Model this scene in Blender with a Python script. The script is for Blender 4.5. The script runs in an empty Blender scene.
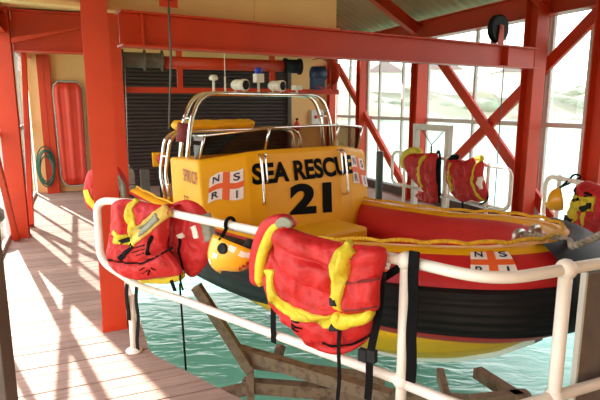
import bpy, bmesh, math, random
from mathutils import Vector, Matrix, noise
random.seed(7)
SC = bpy.context.scene
COL = SC.collection
PI = math.pi
# ------------------------------------------------------------------ camera
FPX, EYE = 520.0, 1.65
PITCH = math.atan(95 / 520)
cp, sp = math.cos(PITCH), math.sin(PITCH)
cam = bpy.data.cameras.new('camera'); camo = bpy.data.objects.new('camera', cam); COL.objects.link(camo)
cam.sensor_width = 36; cam.lens = FPX / 600 * 36; cam.clip_start = .05; cam.clip_end = 2000
camo.location = (0, 0, EYE); camo.rotation_euler = (PI / 2 - PITCH, 0, 0)
SC.camera = camo
# building frame: v across, u along; turned 22.9 degrees against the view axis
AN = math.radians(22.9); CA, SA = math.cos(AN), math.sin(AN)
def W(v, u, z=0.0): return Vector((v * CA - u * SA, v * SA + u * CA, z))
def ray(x, y):
    a = (x - 300) / FPX; b = (200 - y) / FPX
    return Vector((a, cp + b * sp, -sp + b * cp))
E0 = Vector((0, 0, EYE))
def on_plane(x, y, P, n):
    r = ray(x, y); t = (Vector(P) - E0).dot(n) / r.dot(n); return E0 + r * t
def atz(x, y, z): return on_plane(x, y, (0, 0, z), Vector((0, 0, 1)))
def atu(x, y, u): return on_plane(x, y, W(0, u), W(0, 1))
def atv(x, y, v): return on_plane(x, y, W(v, 0), W(1, 0))
def L(r, g, b):
    f = lambda c: (c / 255 / 12.92) if c / 255 <= .04045 else ((c / 255 + .055) / 1.055) ** 2.4
    return (f(r), f(g), f(b), 1)
# ------------------------------------------------------------------ materials
def mat(name, col, rough=.5, metal=0.0, var=.12, nscale=6.0, bump=0.0, bscale=40.0, coat=0.0, dirt=None, stretch=None, spec=.5, island=0.0):
    m = bpy.data.materials.new(name); m.use_nodes = True
    nt = m.node_tree; N = nt.nodes; K = nt.links
    b = N['Principled BSDF']; b.inputs['Roughness'].default_value = rough; b.inputs['Metallic'].default_value = metal
    b.inputs['Specular IOR Level'].default_value = spec
    if coat: b.inputs['Coat Weight'].default_value = coat; b.inputs['Coat Roughness'].default_value = .08
    tc = N.new('ShaderNodeTexCoord'); mp = N.new('ShaderNodeMapping')
    K.new(tc.outputs['Object'], mp.inputs['Vector'])
    if stretch: mp.inputs['Scale'].default_value = stretch
    nz = N.new('ShaderNodeTexNoise'); nz.inputs['Scale'].default_value = nscale; nz.inputs['Detail'].default_value = 6
    K.new(mp.outputs[0], nz.inputs['Vector'])
    cr = N.new('ShaderNodeValToRGB'); K.new(nz.outputs['Fac'], cr.inputs['Fac'])
    d = dirt or tuple(c * (1 - 2.2 * var) for c in col[:3]) + (1,)
    cr.color_ramp.elements[0].position = .3; cr.color_ramp.elements[0].color = d if not dirt else d
    cr.color_ramp.elements[1].position = .62 if not dirt else .52; cr.color_ramp.elements[1].color = col
    out = cr.outputs['Color']
    if island:
        g = N.new('ShaderNodeNewGeometry'); mr = N.new('ShaderNodeMapRange')
        mr.inputs['To Min'].default_value = 1 - island; mr.inputs['To Max'].default_value = 1 + island
        K.new(g.outputs['Random Per Island'], mr.inputs['Value'])
        mx = N.new('ShaderNodeVectorMath'); mx.operation = 'SCALE'
        K.new(out, mx.inputs[0]); K.new(mr.outputs[0], mx.inputs['Scale']); out = mx.outputs[0]
    K.new(out, b.inputs['Base Color'])
    if bump:
        n2 = N.new('ShaderNodeTexNoise'); n2.inputs['Scale'].default_value = bscale; n2.inputs['Detail'].default_value = 4
        K.new(mp.outputs[0], n2.inputs['Vector'])
        bp = N.new('ShaderNodeBump'); bp.inputs['Strength'].default_value = bump; bp.inputs['Distance'].default_value = .01
        K.new(n2.outputs['Fac'], bp.inputs['Height']); K.new(bp.outputs[0], b.inputs['Normal'])
    return m
def glass(name, tint, refl=.1, rough=.02):
    m = bpy.data.materials.new(name); m.use_nodes = True; nt = m.node_tree; N = nt.nodes; K = nt.links
    N.remove(N['Principled BSDF'])
    t = N.new('ShaderNodeBsdfTransparent'); t.inputs[0].default_value = tint
    g = N.new('ShaderNodeBsdfGlossy'); g.inputs['Roughness'].default_value = rough
    lf = N.new('ShaderNodeLayerWeight'); lw = N.new('ShaderNodeMath'); lw.operation = 'POWER'; lw.inputs[1].default_value = 5; K.new(lf.outputs['Facing'], lw.inputs[0])
    nz = N.new('ShaderNodeTexNoise'); nz.inputs['Scale'].default_value = 3
    mr = N.new('ShaderNodeMapRange'); mr.inputs['To Min'].default_value = refl * .5; mr.inputs['To Max'].default_value = refl
    K.new(nz.outputs['Fac'], mr.inputs['Value'])
    ad = N.new('ShaderNodeMath'); ad.operation = 'ADD'; ad.use_clamp = True
    K.new(lw.outputs[0], ad.inputs[0]); K.new(mr.outputs[0], ad.inputs[1])
    mx = N.new('ShaderNodeMixShader'); K.new(ad.outputs[0], mx.inputs[0]); K.new(t.outputs[0], mx.inputs[1]); K.new(g.outputs[0], mx.inputs[2])
    K.new(mx.outputs[0], N['Material Output'].inputs['Surface'])
    return m
M = {}
M['steel'] = mat('red_painted_steel', L(198, 54, 17), .46, var=.06, nscale=3, bump=.12, bscale=25, spec=.4)
M['cream'] = mat('cream_board', L(234, 184, 122), .7, var=.04, nscale=2, bump=.05)
M['white'] = mat('white_rail_paint', L(240, 228, 216), .35, var=.03, nscale=10, bump=.15, bscale=30)
M['frame'] = mat('window_frame_paint', L(205, 196, 190), .5, var=.04)
M['plank'] = mat('weathered_deck_timber', L(168, 138, 124), .75, var=.12, nscale=3, stretch=(1.2, 14, 6), bump=.5, bscale=9, island=.14, spec=.25)
M['darkwood'] = mat('dark_timber', L(92, 76, 66), .75, var=.15, nscale=4, bump=.3)
M['shutter'] = mat('dark_shutter', L(52, 36, 31), .6, var=.12, nscale=4)
M['roof'] = mat('grey_roof_sheet', L(176, 132, 96), .7, var=.08, nscale=2)
M['rust'] = mat('rusty_brown_steel', L(126, 94, 72), .8, var=.2, nscale=14, bump=.5, bscale=60, dirt=L(84, 54, 36))
M['yel'] = mat('yellow_gelcoat', L(236, 168, 10), .5, var=.03, nscale=2, coat=.06, spec=.3)
M['yelr'] = mat('yellow_rope', L(236, 178, 30), .8, var=.2, nscale=60, bump=.6, bscale=120)
M['tube'] = mat('red_tube_fabric', L(198, 34, 38), .38, var=.05, nscale=4, bump=.08, bscale=20)
M['rub'] = mat('black_rubber', L(24, 22, 24), .6, var=.1, nscale=8, bump=.1, spec=.25)
M['blk'] = mat('black_webbing', L(15, 14, 15), .85, var=.15, nscale=40, bump=.3, bscale=200, spec=.15)
M['jred'] = mat('red_nylon', L(196, 24, 23), .6, var=.1, nscale=8, bump=1.0, bscale=26)
M['jyel'] = mat('yellow_nylon', L(220, 194, 40), .62, var=.1, nscale=9, bump=.8, bscale=40)
M['jpale'] = mat('pale_yellow_nylon', L(224, 190, 92), .62, var=.06, nscale=8, bump=.3, bscale=26)
M['refl'] = mat('grey_reflective_tape', L(138, 132, 112), .4, var=.1, nscale=30)
M['label'] = mat('white_label', L(236, 226, 212), .6, var=.05, nscale=20)
M['chrome'] = mat('polished_steel', L(225, 220, 215), .12, 1.0, var=.02)
M['brass'] = mat('galvanised_steel', L(185, 180, 172), .38, .8, var=.08, nscale=20)
M['flagw'] = mat('flag_white', L(244, 232, 226), .45, var=.02)
M['flago'] = mat('flag_orange', L(236, 98, 40), .45, var=.03)
M['navy'] = mat('navy_letters', L(24, 26, 60), .5, var=.05)
M['ink'] = mat('black_letters', L(10, 9, 8), .7, var=.05, spec=.1)
M['brownink'] = mat('brown_letters', L(150, 62, 20), .5, var=.05)
M['redink'] = mat('red_letters', L(190, 30, 30), .5, var=.05)
M['helm'] = mat('orange_yellow_plastic', L(250, 176, 34), .3, var=.04, nscale=8, coat=.3)
M['pad'] = mat('black_foam', L(22, 22, 24), .85, var=.15)
M['plast'] = mat('white_plastic', L(228, 222, 210), .45, var=.04)
M['blue'] = mat('blue_plastic', L(28, 60, 190), .35, var=.06)
M['dblue'] = mat('dark_blue_paint', L(30, 52, 90), .45, var=.1)
M['smoke'] = glass('smoked_glass', (.60, .51, .42, 1), .03)
M['glass'] = glass('window_glass', (.96, .97, .97, 1), .05)
M['maroon'] = mat('maroon_padding', L(120, 36, 34), .7, var=.08)
M['sled'] = mat('red_moulded_plastic', L(206, 54, 28), .55, var=.06, nscale=3)
M['hoseg'] = mat('green_hose', L(38, 84, 66), .5, var=.1)
M['grey'] = mat('grey_concrete', L(134, 122, 112), .8, var=.1, nscale=10, bump=.3)
M['greyd'] = mat('dark_grey_steel', L(88, 80, 76), .6, var=.1, nscale=10, bump=.2)
M['board'] = mat('brown_grey_board', L(112, 98, 88), .75, var=.1, nscale=12, bump=.2)
M['paleg'] = mat('pale_grey_paint', L(205, 200, 190), .5, var=.05)
M['ropeg'] = mat('grey_rope', L(176, 164, 146), .85, var=.25, nscale=50, bump=.7, bscale=150)
M['hill'] = mat('hillside_scrub', L(150, 152, 128), .95, var=.22, nscale=.05, bump=.4, bscale=.4)
M['rock'] = mat('shore_rock', L(196, 180, 164), .9, var=.2, nscale=.3)
M['leaf'] = mat('haze_paled_trees', L(140, 150, 126), .95, var=.2, nscale=.3)  # base colour lightened to stand in for distance haze
M['house'] = mat('house_wall', L(226, 216, 206), .8, var=.05)
M['hroof'] = mat('house_roof', L(150, 132, 130), .8, var=.08)
def water():
    m = bpy.data.materials.new('green_sea_water'); m.use_nodes = True; nt = m.node_tree; N = nt.nodes; K = nt.links
    b = N['Principled BSDF']; b.inputs['Base Color'].default_value = L(60, 168, 142); b.inputs['Roughness'].default_value = .06
    b.inputs['IOR'].default_value = 1.33
    tc = N.new('ShaderNodeTexCoord'); mp = N.new('ShaderNodeMapping'); mp.inputs['Scale'].default_value = (1, 2.2, 1); mp.inputs['Rotation'].default_value = (0, 0, .9)
    K.new(tc.outputs['Object'], mp.inputs['Vector'])
    n1 = N.new('ShaderNodeTexNoise'); n1.inputs['Scale'].default_value = 2.6; n1.inputs['Detail'].default_value = 4; n1.inputs['Distortion'].default_value = .6
    K.new(mp.outputs[0], n1.inputs['Vector'])
    bp = N.new('ShaderNodeBump'); bp.inputs['Strength'].default_value = .24; bp.inputs['Distance'].default_value = .12
    K.new(n1.outputs['Fac'], bp.inputs['Height']); K.new(bp.outputs[0], b.inputs['Normal'])
    cr = N.new('ShaderNodeValToRGB'); n2 = N.new('ShaderNodeTexNoise'); n2.inputs['Scale'].default_value = .7
    K.new(mp.outputs[0], n2.inputs['Vector']); K.new(n2.outputs['Fac'], cr.inputs['Fac'])
    cr.color_ramp.elements[0].color = L(72, 134, 112); cr.color_ramp.elements[1].color = L(120, 176, 160)
    K.new(cr.outputs[0], b.inputs['Base Color'])
    return m
M['water'] = water()
# ------------------------------------------------------------------ mesh builder
class MB:
    def __init__(s): s.v = []; s.f = []; s.m = []; s.sm = []
    def add(s, vs, fs, mi=0, smooth=False):
        o = len(s.v); s.v += [Vector(q) for q in vs]
        for f in fs: s.f.append([i + o for i in f]); s.m.append(mi); s.sm.append(smooth)
    def box(s, lo, hi, fn=None, mi=0):
        vs = [(x, y, z) for x in (lo[0], hi[0]) for y in (lo[1], hi[1]) for z in (lo[2], hi[2])]
        if fn: vs = [fn(*q) for q in vs]
        s.add(vs, [(0, 1, 3, 2), (4, 6, 7, 5), (0, 4, 5, 1), (2, 3, 7, 6), (0, 2, 6, 4), (1, 5, 7, 3)], mi)
    def prism(s, prof, a, b, ex, ey, mi=0):
        """profile (list of 2d) swept from a to b with section axes ex, ey"""
        a, b = Vector(a), Vector(b); n = len(prof)
        vs = [p + ex * x + ey * y for p in (a, b) for x, y in prof]
        fs = [(i, (i + 1) % n, n + (i + 1) % n, n + i) for i in range(n)] + [tuple(range(n))[::-1], tuple(range(n, 2 * n))]
        s.add(vs, fs, mi)
    def bar(s, a, b, w, h, mi=0, up=(0, 0, 1)):
        a, b = Vector(a), Vector(b); d = (b - a).normalized(); up = Vector(up)
        ex = d.cross(up)
        if ex.length < 1e-3: ex = d.cross(Vector((CA, SA, 0)))
        ex.normalize(); ey = ex.cross(d).normalized()
        s.prism([(-w / 2, -h / 2), (w / 2, -h / 2), (w / 2, h / 2), (-w / 2, h / 2)], a, b, ex, ey, mi)
    def ibeam(s, a, b, w, h, tf=.014, tw=.012, up=(0, 0, 1), mi=0):
        a, b = Vector(a), Vector(b); d = (b - a).normalized(); up = Vector(up)
        ex = d.cross(up).normalized(); ey = ex.cross(d).normalized()
        x, y, t = w / 2, h / 2, tw / 2
        prof = [(-x, -y), (x, -y), (x, -y + tf), (t, -y + tf), (t, y - tf), (x, y - tf), (x, y), (-x, y), (-x, y - tf), (-t, y - tf), (-t, -y + tf), (-x, -y + tf)]
        s.prism(prof, a, b, ex, ey, mi)
    def tube(s, pts, r, n=12, closed=False, mi=0, caps=True):
        pts = [Vector(p) for p in pts]; k = len(pts)
        rr = r if isinstance(r, (list, tuple)) else [r] * k
        tang = []
        for i in range(k):
            q = pts[(i + 1) % k] - pts[i - 1] if closed else pts[min(i + 1, k - 1)] - pts[max(i - 1, 0)]
            tang.append(q.normalized())
        up = Vector((0, 0, 1))
        if abs(tang[0].z) > .9: up = Vector((1, 0, 0))
        nrm = (up - tang[0] * up.dot(tang[0])).normalized(); vs = []
        for i in range(k):
            nrm = (nrm - tang[i] * nrm.dot(tang[i])).normalized(); bi = tang[i].cross(nrm)
            vs += [pts[i] + (nrm * math.cos(2 * PI * j / n) + bi * math.sin(2 * PI * j / n)) * rr[i] for j in range(n)]
        fs = []
        for i in range(k if closed else k - 1):
            a, b = i * n, ((i + 1) % k) * n
            fs += [(a + j, a + (j + 1) % n, b + (j + 1) % n, b + j) for j in range(n)]
        s.add(vs, fs, mi, True)
        if caps and not closed:
            s.add(vs[:n], [tuple(range(n))[::-1]], mi); s.add(vs[-n:], [tuple(range(n))], mi)
    def lathe(s, prof, c, ax=(0, 0, 1), n=20, mi=0):
        ax = Vector(ax).normalized(); e = Vector((1, 0, 0)) if abs(ax.x) < .8 else Vector((0, 1, 0))
        e1 = (e - ax * e.dot(ax)).normalized(); e2 = ax.cross(e1); c = Vector(c); vs = []
        for r, h in prof:
            vs += [c + ax * h + (e1 * math.cos(2 * PI * j / n) + e2 * math.sin(2 * PI * j / n)) * r for j in range(n)]
        fs = []
        for i in range(len(prof) - 1):
            fs += [(i * n + j, i * n + (j + 1) % n, (i + 1) * n + (j + 1) % n, (i + 1) * n + j) for j in range(n)]
        s.add(vs, fs, mi, True)
        if prof[0][0] > 1e-4: s.add(vs[:n], [tuple(range(n))[::-1]], mi)
        if prof[-1][0] > 1e-4: s.add(vs[-n:], [tuple(range(n))], mi)
    def ball(s, c, r, sc=(1, 1, 1), mi=0, n=14):
        vs = []; fs = []; c = Vector(c)
        for i in range(n // 2 + 1):
            th = PI * i / (n // 2)
            for j in range(n): vs.append(c + Vector((math.sin(th) * math.cos(2 * PI * j / n) * sc[0], math.sin(th) * math.sin(2 * PI * j / n) * sc[1], math.cos(th) * sc[2])) * r)
        for i in range(n // 2): fs += [(i * n + j, (i + 1) * n + j, (i + 1) * n + (j + 1) % n, i * n + (j + 1) % n) for j in range(n)]
        s.add(vs, fs, mi, True)
    def grid(s, rows, mi=0, smooth=True, closed=False):
        n = len(rows[0]); vs = [p for r in rows for p in r]; fs = []
        for i in range(len(rows) - 1):
            for j in range(n if closed else n - 1):
                k = (j + 1) % n; fs.append((i * n + j, i * n + k, (i + 1) * n + k, (i + 1) * n + j))
        s.add(vs, fs, mi, smooth)
    def build(s, name, mats, parent=None, bevel=0.0):
        if not isinstance(mats, (list, tuple)): mats = [mats]
        if parent is not None:
            o0 = Vector(parent.location); q = parent.parent
            while q: o0 += Vector(q.location); q = q.parent
        else:
            xs = [p.x for p in s.v]; ys = [p.y for p in s.v]; o0 = Vector(((min(xs) + max(xs)) / 2, (min(ys) + max(ys)) / 2, min(p.z for p in s.v)))
        me = bpy.data.meshes.new(name); me.from_pydata([tuple(p - o0) for p in s.v], [], s.f)
        for m in mats: me.materials.append(m)
        me.polygons.foreach_set('material_index', s.m); me.polygons.foreach_set('use_smooth', s.sm)
        bm = bmesh.new(); bm.from_mesh(me); bmesh.ops.remove_doubles(bm, verts=bm.verts, dist=1e-5); bmesh.ops.recalc_face_normals(bm, faces=bm.faces); bm.to_mesh(me); bm.free()
        me.update()
        o = bpy.data.objects.new(name, me); COL.objects.link(o)
        if parent is not None: o.parent = parent
        else: o.location = o0
        if bevel:
            md = o.modifiers.new('bevel', 'BEVEL'); md.width = bevel; md.segments = 2; md.limit_method = 'ANGLE'
        return o
def tag(o, label, cat, group=None, kind='thing'):
    o['label'] = label; o['category'] = cat; o['kind'] = kind
    if group: o['group'] = group
    return o
def struct(o): o['kind'] = 'structure'; return o
def thing(name, loc, label, cat, group=None):
    o = bpy.data.objects.new(name, None); o.location = loc; o.empty_display_size = .1; COL.objects.link(o)
    return tag(o, label, cat, group)
def catmull(P, n=8, closed=False):
    P = [Vector(p) for p in P]; k = len(P); out = []
    for i in range(k if closed else k - 1):
        g = lambda j: P[j % k] if closed else P[max(0, min(k - 1, j))]
        a, b, c, d = g(i - 1), g(i), g(i + 1), g(i + 2)
        for q in range(n):
            t = q / n; out.append(.5 * ((2 * b) + (c - a) * t + (2 * a - 5 * b + 4 * c - d) * t * t + (3 * b - a - 3 * c + d) * t ** 3))
    if not closed: out.append(P[-1])
    return out
def fillet(P, r, n=6):
    """round the inner corners of a polyline"""
    P = [Vector(p) for p in P]; out = [P[0]]
    for i in range(1, len(P) - 1):
        a, b, c = P[i - 1], P[i], P[i + 1]
        d1, d2 = (a - b), (c - b); q = min(r, d1.length * .49, d2.length * .49)
        s, e = b + d1.normalized() * q, b + d2.normalized() * q
        for k in range(n + 1):
            t = k / n; out.append(s * (1 - t) ** 2 + b * 2 * t * (1 - t) + e * t * t)
    out.append(P[-1]); return out
def text2d(txt, bold=.0, size=1.0):
    c = bpy.data.curves.new('lettering', 'FONT'); c.body = txt; c.size = size; c.offset = bold; c.align_x = 'LEFT'
    o = bpy.data.objects.new('lettering', c); COL.objects.link(o)
    bpy.context.view_layer.update()
    me = o.to_mesh(); vs = [tuple(v.co[:2]) for v in me.vertices]; fs = [tuple(p.vertices) for p in me.polygons]
    o.to_mesh_clear(); bpy.data.objects.remove(o); bpy.data.curves.remove(c)
    x0 = min(v[0] for v in vs); x1 = max(v[0] for v in vs); y0 = min(v[1] for v in vs); y1 = max(v[1] for v in vs)
    return [((v[0] - x0) / (x1 - x0), (v[1] - y0) / (y1 - y0)) for v in vs], fs    # in a unit square
def put_text(mb, txt, fn, bold=.02, mi=0):
    vs, fs = text2d(txt, bold); mb.add([fn(x, y) for x, y in vs], fs, mi)

# ================================================================== SETTING
# deck: planks across the building, one mesh
fl = MB(); UP = .112
def edge_v(u): return .34 if u >= 3.42 else (1.36 - (u - 1.45) * (1.36 - .34) / (3.42 - 1.45) if u > 1.45 else 6.0)
def plank(v0a, v1a, v0b, v1b, u0, u1, z):
    vs = [(v0a, u0), (v1a, u0), (v1b, u1), (v0b, u1)]
    pts = [(a, b, zz) for zz in (z - .045, z) for a, b in vs]
    fl.add(pts, [(3, 2, 1, 0), (4, 5, 6, 7), (0, 1, 5, 4), (1, 2, 6, 5), (2, 3, 7, 6), (3, 0, 4, 7)])
k = 0; u = -2.0
while u < 11.0:
    u1 = u + UP - (.006 if k % 3 else .011); z = -random.random() * .003
    if u1 <= 1.46: 
        plank(-1.0, 2.1, -1.0, 2.1, u, u1, z); plank(2.104, 6.0, 2.104, 6.0, u, u1, z - .001)
    else:
        if u < 8.6: plank(-1.0, edge_v(u), -1.0, edge_v(u1), u, u1, z); plank(4.12, 5.75, 4.12, 5.75, u, u1, z)
        else: plank(-1.0, 2.4, -1.0, 2.4, u, u1, z); plank(2.404, 5.75, 2.404, 5.75, u, u1, z)
    k += 1; u += UP
me = bpy.data.meshes.new('floor'); me.from_pydata([tuple(p) for p in fl.v], [], fl.f); me.materials.append(M['plank'])
fo = bpy.data.objects.new('floor', me); COL.objects.link(fo); fo.rotation_euler = (0, 0, AN); struct(fo)
# edge beams below the deck
def edge_beam(name, pts):
    mb = MB()
    for a, b in zip(pts, pts[1:]): mb.bar(W(a[0], a[1], -.16), W(b[0], b[1], -.16), .09, .22)
    return struct(mb.build(name, M['darkwood']))
edge_beam('trim_1', [(.26, 10.9), (.26, 3.4), (1.30, 1.38), (4.0, 1.36)])
edge_beam('trim_2', [(4.2, 10.9), (4.2, 1.5)])
# sea
mb = MB(); mb.add([(-420, -60, -1.5), (420, -60, -1.5), (420, 420, -1.5), (-420, 420, -1.5)], [(0, 1, 2, 3)])
wa = mb.build('water', M['water']); struct(wa)
# back wall: cream, with a dark roller shutter
def bbox(mb, v0, v1, u0, u1, z0, z1, mi=0): mb.box((v0, u0, z0), (v1, u1, z1), lambda a, b, c: W(a, b, c), mi)
mb = MB(); bbox(mb, -.80, .62, 10.95, 11.05, -.05, 2.8); bbox(mb, 4.36, 5.44, 10.95, 11.05, -.05, 3.2); bbox(mb, .62, 4.36, 10.95, 11.05, 2.5, 4.3)
struct(mb.build('wall_back', M['cream']))
mb = MB(); z = -.04
while z < 2.5:
    mb.prism([(0, 0), (-.016, .012), (-.016, .06), (0, .072)], W(.62, 10.99, z), W(4.36, 10.99, z), W(0, 1), Vector((0, 0, 1)))
    z += .075
bbox(mb, .62, 4.36, 11.0, 11.03, -.05, 2.5)
sh = mb.build('door_1', M['shutter']); struct(sh)
mb = MB(); bbox(mb, .57, .64, 10.9, 11.0, -.03, 2.5); bbox(mb, 4.33, 4.40, 10.9, 11.0, -.03, 2.5)
struct(mb.build('trim_3', M['greyd']))
# window walls
def window(name, v, us, u0, u1, zt, panes=True, zs=(1.40,)):
    e = bpy.data.objects.new(name, None); e.location = W(v, (u0 + u1) / 2, 0); COL.objects.link(e); struct(e)
    mb = MB()
    for q in [u0 + .03] + list(us) + [u1 - .03]: mb.bar(W(v, q, 0), W(v, q, zt), .045, .045)
    for zz in [.03] + list(zs) + [zt - .03]: mb.bar(W(v, u0, zz), W(v, u1, zz), .05, .06)
    mb.build('frame', M['frame'], e)
    if panes:
        mb = MB(); mb.box((v + .004, u0, .03), (v + .010, u1, zt - .03), lambda a, b, c: W(a, b, c))
        mb.build('pane', M['glass'], e)
window('window_1', 5.52, (10.25,), 9.5, 10.93, 2.95)
window('window_2', 5.52, (9.02, 8.22), 7.5, 9.5, 2.95)
window('window_3', 5.52, (6.32,), 5.0, 7.5, 2.95)
window('window_4', 5.52, (4.41, 3.6), 2.8, 5.0, 2.95)
window('window_5', 5.52, (1.7,), .5, 2.8, 2.95)
window('window_6', -.84, (8.4, 9.5), 7.3, 10.93, 2.72, True, (1.3,))
window('window_7', -.90, (), 4.95, 7.3, 2.72, False, (1.3,))
mb = MB(); bbox(mb, 5.44, 5.6, 1.5, 10.95, -.04, .14); struct(mb.build('baseboard_right', M['darkwood']))
# roof
def roof(name, v0, z0, v1, z1):
    mb = MB(); n = 40; rows = []
    for i in range(0, n * 2 + 1):
        t = i / (n * 2); v = v0 + (v1 - v0) * t; z = z0 + (z1 - z0) * t
        rows.append((v, z))
    us = [-2.2 + .105 * i for i in range(127)]
    g = [[W(v, uu, z + .02 * (i % 2)) for i, uu in enumerate(us)] for v, z in (rows[0], rows[-1])]
    mb.grid(g, smooth=False); g2 = [[p + Vector((0, 0, .04)) for p in r] for r in g]; mb.grid(g2, smooth=False)
    return struct(mb.build(name, M['roof']))
RV, RZ = 2.3, 4.72
mb = MB(); bbox(mb, -1.0, 5.8, -2.15, -2.0, -.05, 4.4); struct(mb.build('wall_front_blocker', M['cream']))  # unseen wall behind the camera, added to cut the fill light
mb = MB(); bbox(mb, 5.5, 5.6, -2.0, .5, -.05, 2.9); struct(mb.build('wall_right_blocker', M['cream']))  # added out of view, keeps side fill off the near surfaces
roof('ceiling', RV, RZ, 5.95, 2.72 + .17); roof('ceiling_left', RV, RZ, -1.15, 2.76)
# loft: cream front board and floor
def bl(v): return 3.98 + (v - .24) * (4.80 - 3.97) / (4.89 - .24)    # u of the main beam line
mb = MB()
mb.prism([(-.68, bl(-.68) + .13), (2.25, bl(2.25) + .13), (2.25, bl(2.25) + .18), (-.68, bl(-.68) + .18)], (0, 0, 2.31), (0, 0, 3.35), W(1, 0), W(0, 1))
for v in (-.2, 1.42): mb.bar(W(v, bl(v) + .125, 2.31), W(v, bl(v) + .125, 3.3), .02, .012)
struct(mb.build('wall_loft', M['cream']))
mb = MB(); mb.prism([(-.92, 4.0), (2.25, 4.5), (2.25, 10.94), (-.92, 10.94)], (0, 0, 2.78), (0, 0, 2.85), W(1, 0), W(0, 1))
struct(mb.build('ceiling_loft', M['cream']))
mb = MB(); mb.bar(W(-.67, bl(-.67) + .11, 2.325), W(2.26, bl(2.26) + .11, 2.325), .06, .03); struct(mb.build('trim_4', M['cream']))

# ================================================================== RED STEEL FRAME
def column(v, u, z1, w, d, label, group=None, z0=0.0, plate=True):
    e = thing('steel_column', W(v, u, z0), label, 'column', group)
    mb = MB(); mb.ibeam(W(v, u, z0), W(v, u, z1), w, d, .014, .012, up=W(0, 1)); mb.build('shaft', M['steel'], e)
    if plate:
        mb = MB(); bbox(mb, v - w * .54, v + w * .54, u - d * .54, u + d * .54, z0, z0 + .018)
        mb.build('base_plate', M['steel'], e)
    return e
column(.15, 3.97, 3.36, .165, .18, 'tall orange-red steel column nearest the viewer at the left end of the white railing')
column(-.77, 7.3, 2.78, .2, .2, 'red steel column at the left edge where two diagonal braces meet the deck')
column(.47, 7.3, 2.78, .2, .2, 'red steel column half hidden behind the nearest tall orange-red column')
column(5.23, 4.97, 2.98, .19, .2, 'heavy red steel column at the right end of the main beam, beside the pulley cable')
column(5.36, 7.52, 2.72, .2, .2, 'red steel column behind the pale hoist frame in the window wall')
column(5.36, 9.5, 2.72, .14, .16, 'narrow red steel column farthest back in the window wall')
column(4.66, 3.56, 3.0, .16, .2, 'red steel column cut off by the right edge of the picture')
column(5.34, 10.82, 2.6, .15, .15, 'red steel post in the far corner between cream wall and window wall')
def beam(a, b, w, h, label, name='steel_beam', up=(0, 0, 1), cat='beam'):
    mb = MB(); mb.ibeam(a, b, w, h, .014, .012, up=up); return tag(mb.build(name, M['steel']), label, cat)
BD = W(5.3 - .24, bl(5.3) - bl(.24)).normalized()
a = W(.31, bl(.31), 2.175); b = W(5.19, bl(5.19), 2.195); b = a.lerp(b, .979)
e = thing('steel_beam', a, 'long red main beam spanning from the near left column to the right column', 'beam')
mb = MB(); mb.ibeam(a, b, .16, .24, .014, .012); mb.build('girder', M['steel'], e)
mb = MB(); nn = BD.cross(Vector((0, 0, 1)))
for t, hh in ((.03, .26), (.88, .22)):
    mb = MB(); p = a.lerp(b, t); mb.bar(p - Vector((0, 0, .105)), p + Vector((0, 0, .105)), .15, .012, up=BD); mb.build('stiffener', M['steel'], e)
e = thing('steel_beam', W(-.65, 7.3, 2.5), 'red cross beam with a haunch between the left wall column and the column behind', 'beam')
mb = MB(); mb.ibeam(W(-.65, 7.3, 2.52), W(.36, 7.3, 2.52), .2, .48); mb.build('girder', M['steel'], e)
mb = MB(); mb.prism([(0, 0), (.75, .2), (.75, .22), (0, .06)], W(-.65, 7.17, 2.36), W(-.65, 7.10, 2.36), W(1, 0), Vector((0, 0, 1))); mb.build('haunch', M['steel'], e)
beam(W(-.77, 10.9, 2.6), W(-.77, -1, 2.6), .14, .24, 'red eave beam running along the top of the left wall')
beam(W(5.36, 10.9, 2.86), W(5.36, 1.0, 2.86), .2, .29, 'red eave beam running along the top of the right window wall', up=(0, 0, 1))
def brace(a, b, label, w=.14, h=.12):
    mb = MB(); mb.bar(a, b, w, h, up=W(1, 0)); 
    return tag(mb.build('diagonal_brace', M['steel'], bevel=.006), label, 'brace')
def V(v, px, py): return atv(px, py, v)
brace(V(5.43, 337.5, 66), V(5.43, 412, 200), 'red diagonal brace sloping down right behind the boat windscreen', .14, .07)
brace(V(5.40, 440, 60), V(5.40, 560, 232), 'red brace of the cross sloping down right from the main beam', .15, .055)
brace(V(5.465, 603, 8), V(5.465, 449, 166), 'red brace of the cross sloping down left past the big right column', .15, .055)
brace(W(-.69, 7.85, .02), W(-.69, 9.3, 2.6), 'pale red brace rising away from the left wall column foot', .12, .07)
brace(W(-.80, 7.12, .02), W(-.80, 4.95, 2.44), 'dark red brace crossing the lower left picture edge', .1, .06)
# rafters
def rafter(u, side, label):
    a = W(5.3, u, 2.86) if side > 0 else W(-.75, u, 2.74)
    b = W(RV + .1 * side, u, RZ - .2)
    beam(a, b, .12, .17, label, name='steel_rafter', cat='rafter')
rafter(7.52, 1, 'red rafter rising left under the grey roof above the pale hoist frame')
rafter(9.7, 1, 'red rafter deepest under the right roof slope')
rafter(4.9, 1, 'red rafter above the big right column')
rafter(2.5, -1, 'red rafter over the left deck nearest the viewer')
mb = MB(); mb.bar(W(3.9, 10.9, 3.83), W(3.9, 1, 3.83), .06, .06); tag(mb.build('roof_purlin', M['cream']), 'pale purlin along the underside of the right roof slope', 'purlin')
# near left dark post
p = atz(12, 392, 0.0); P0 = on_plane(0, 345, (0, 2.55, 0), Vector((0, 1, 0)))
mb = MB(); q = atz(7, 400, .3); xx = on_plane(7.5, 350, (0, 2.3, 0), Vector((0, 1, 0)))
mb.bar((xx.x - .05, 2.3, 0), (xx.x - .05, 2.3, 2.5), .1, .1, up=(0, 1, 0)); tag(mb.build('timber_post', M['darkwood'], bevel=.006), 'dark brown post at the lower left picture corner', 'post')

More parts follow.
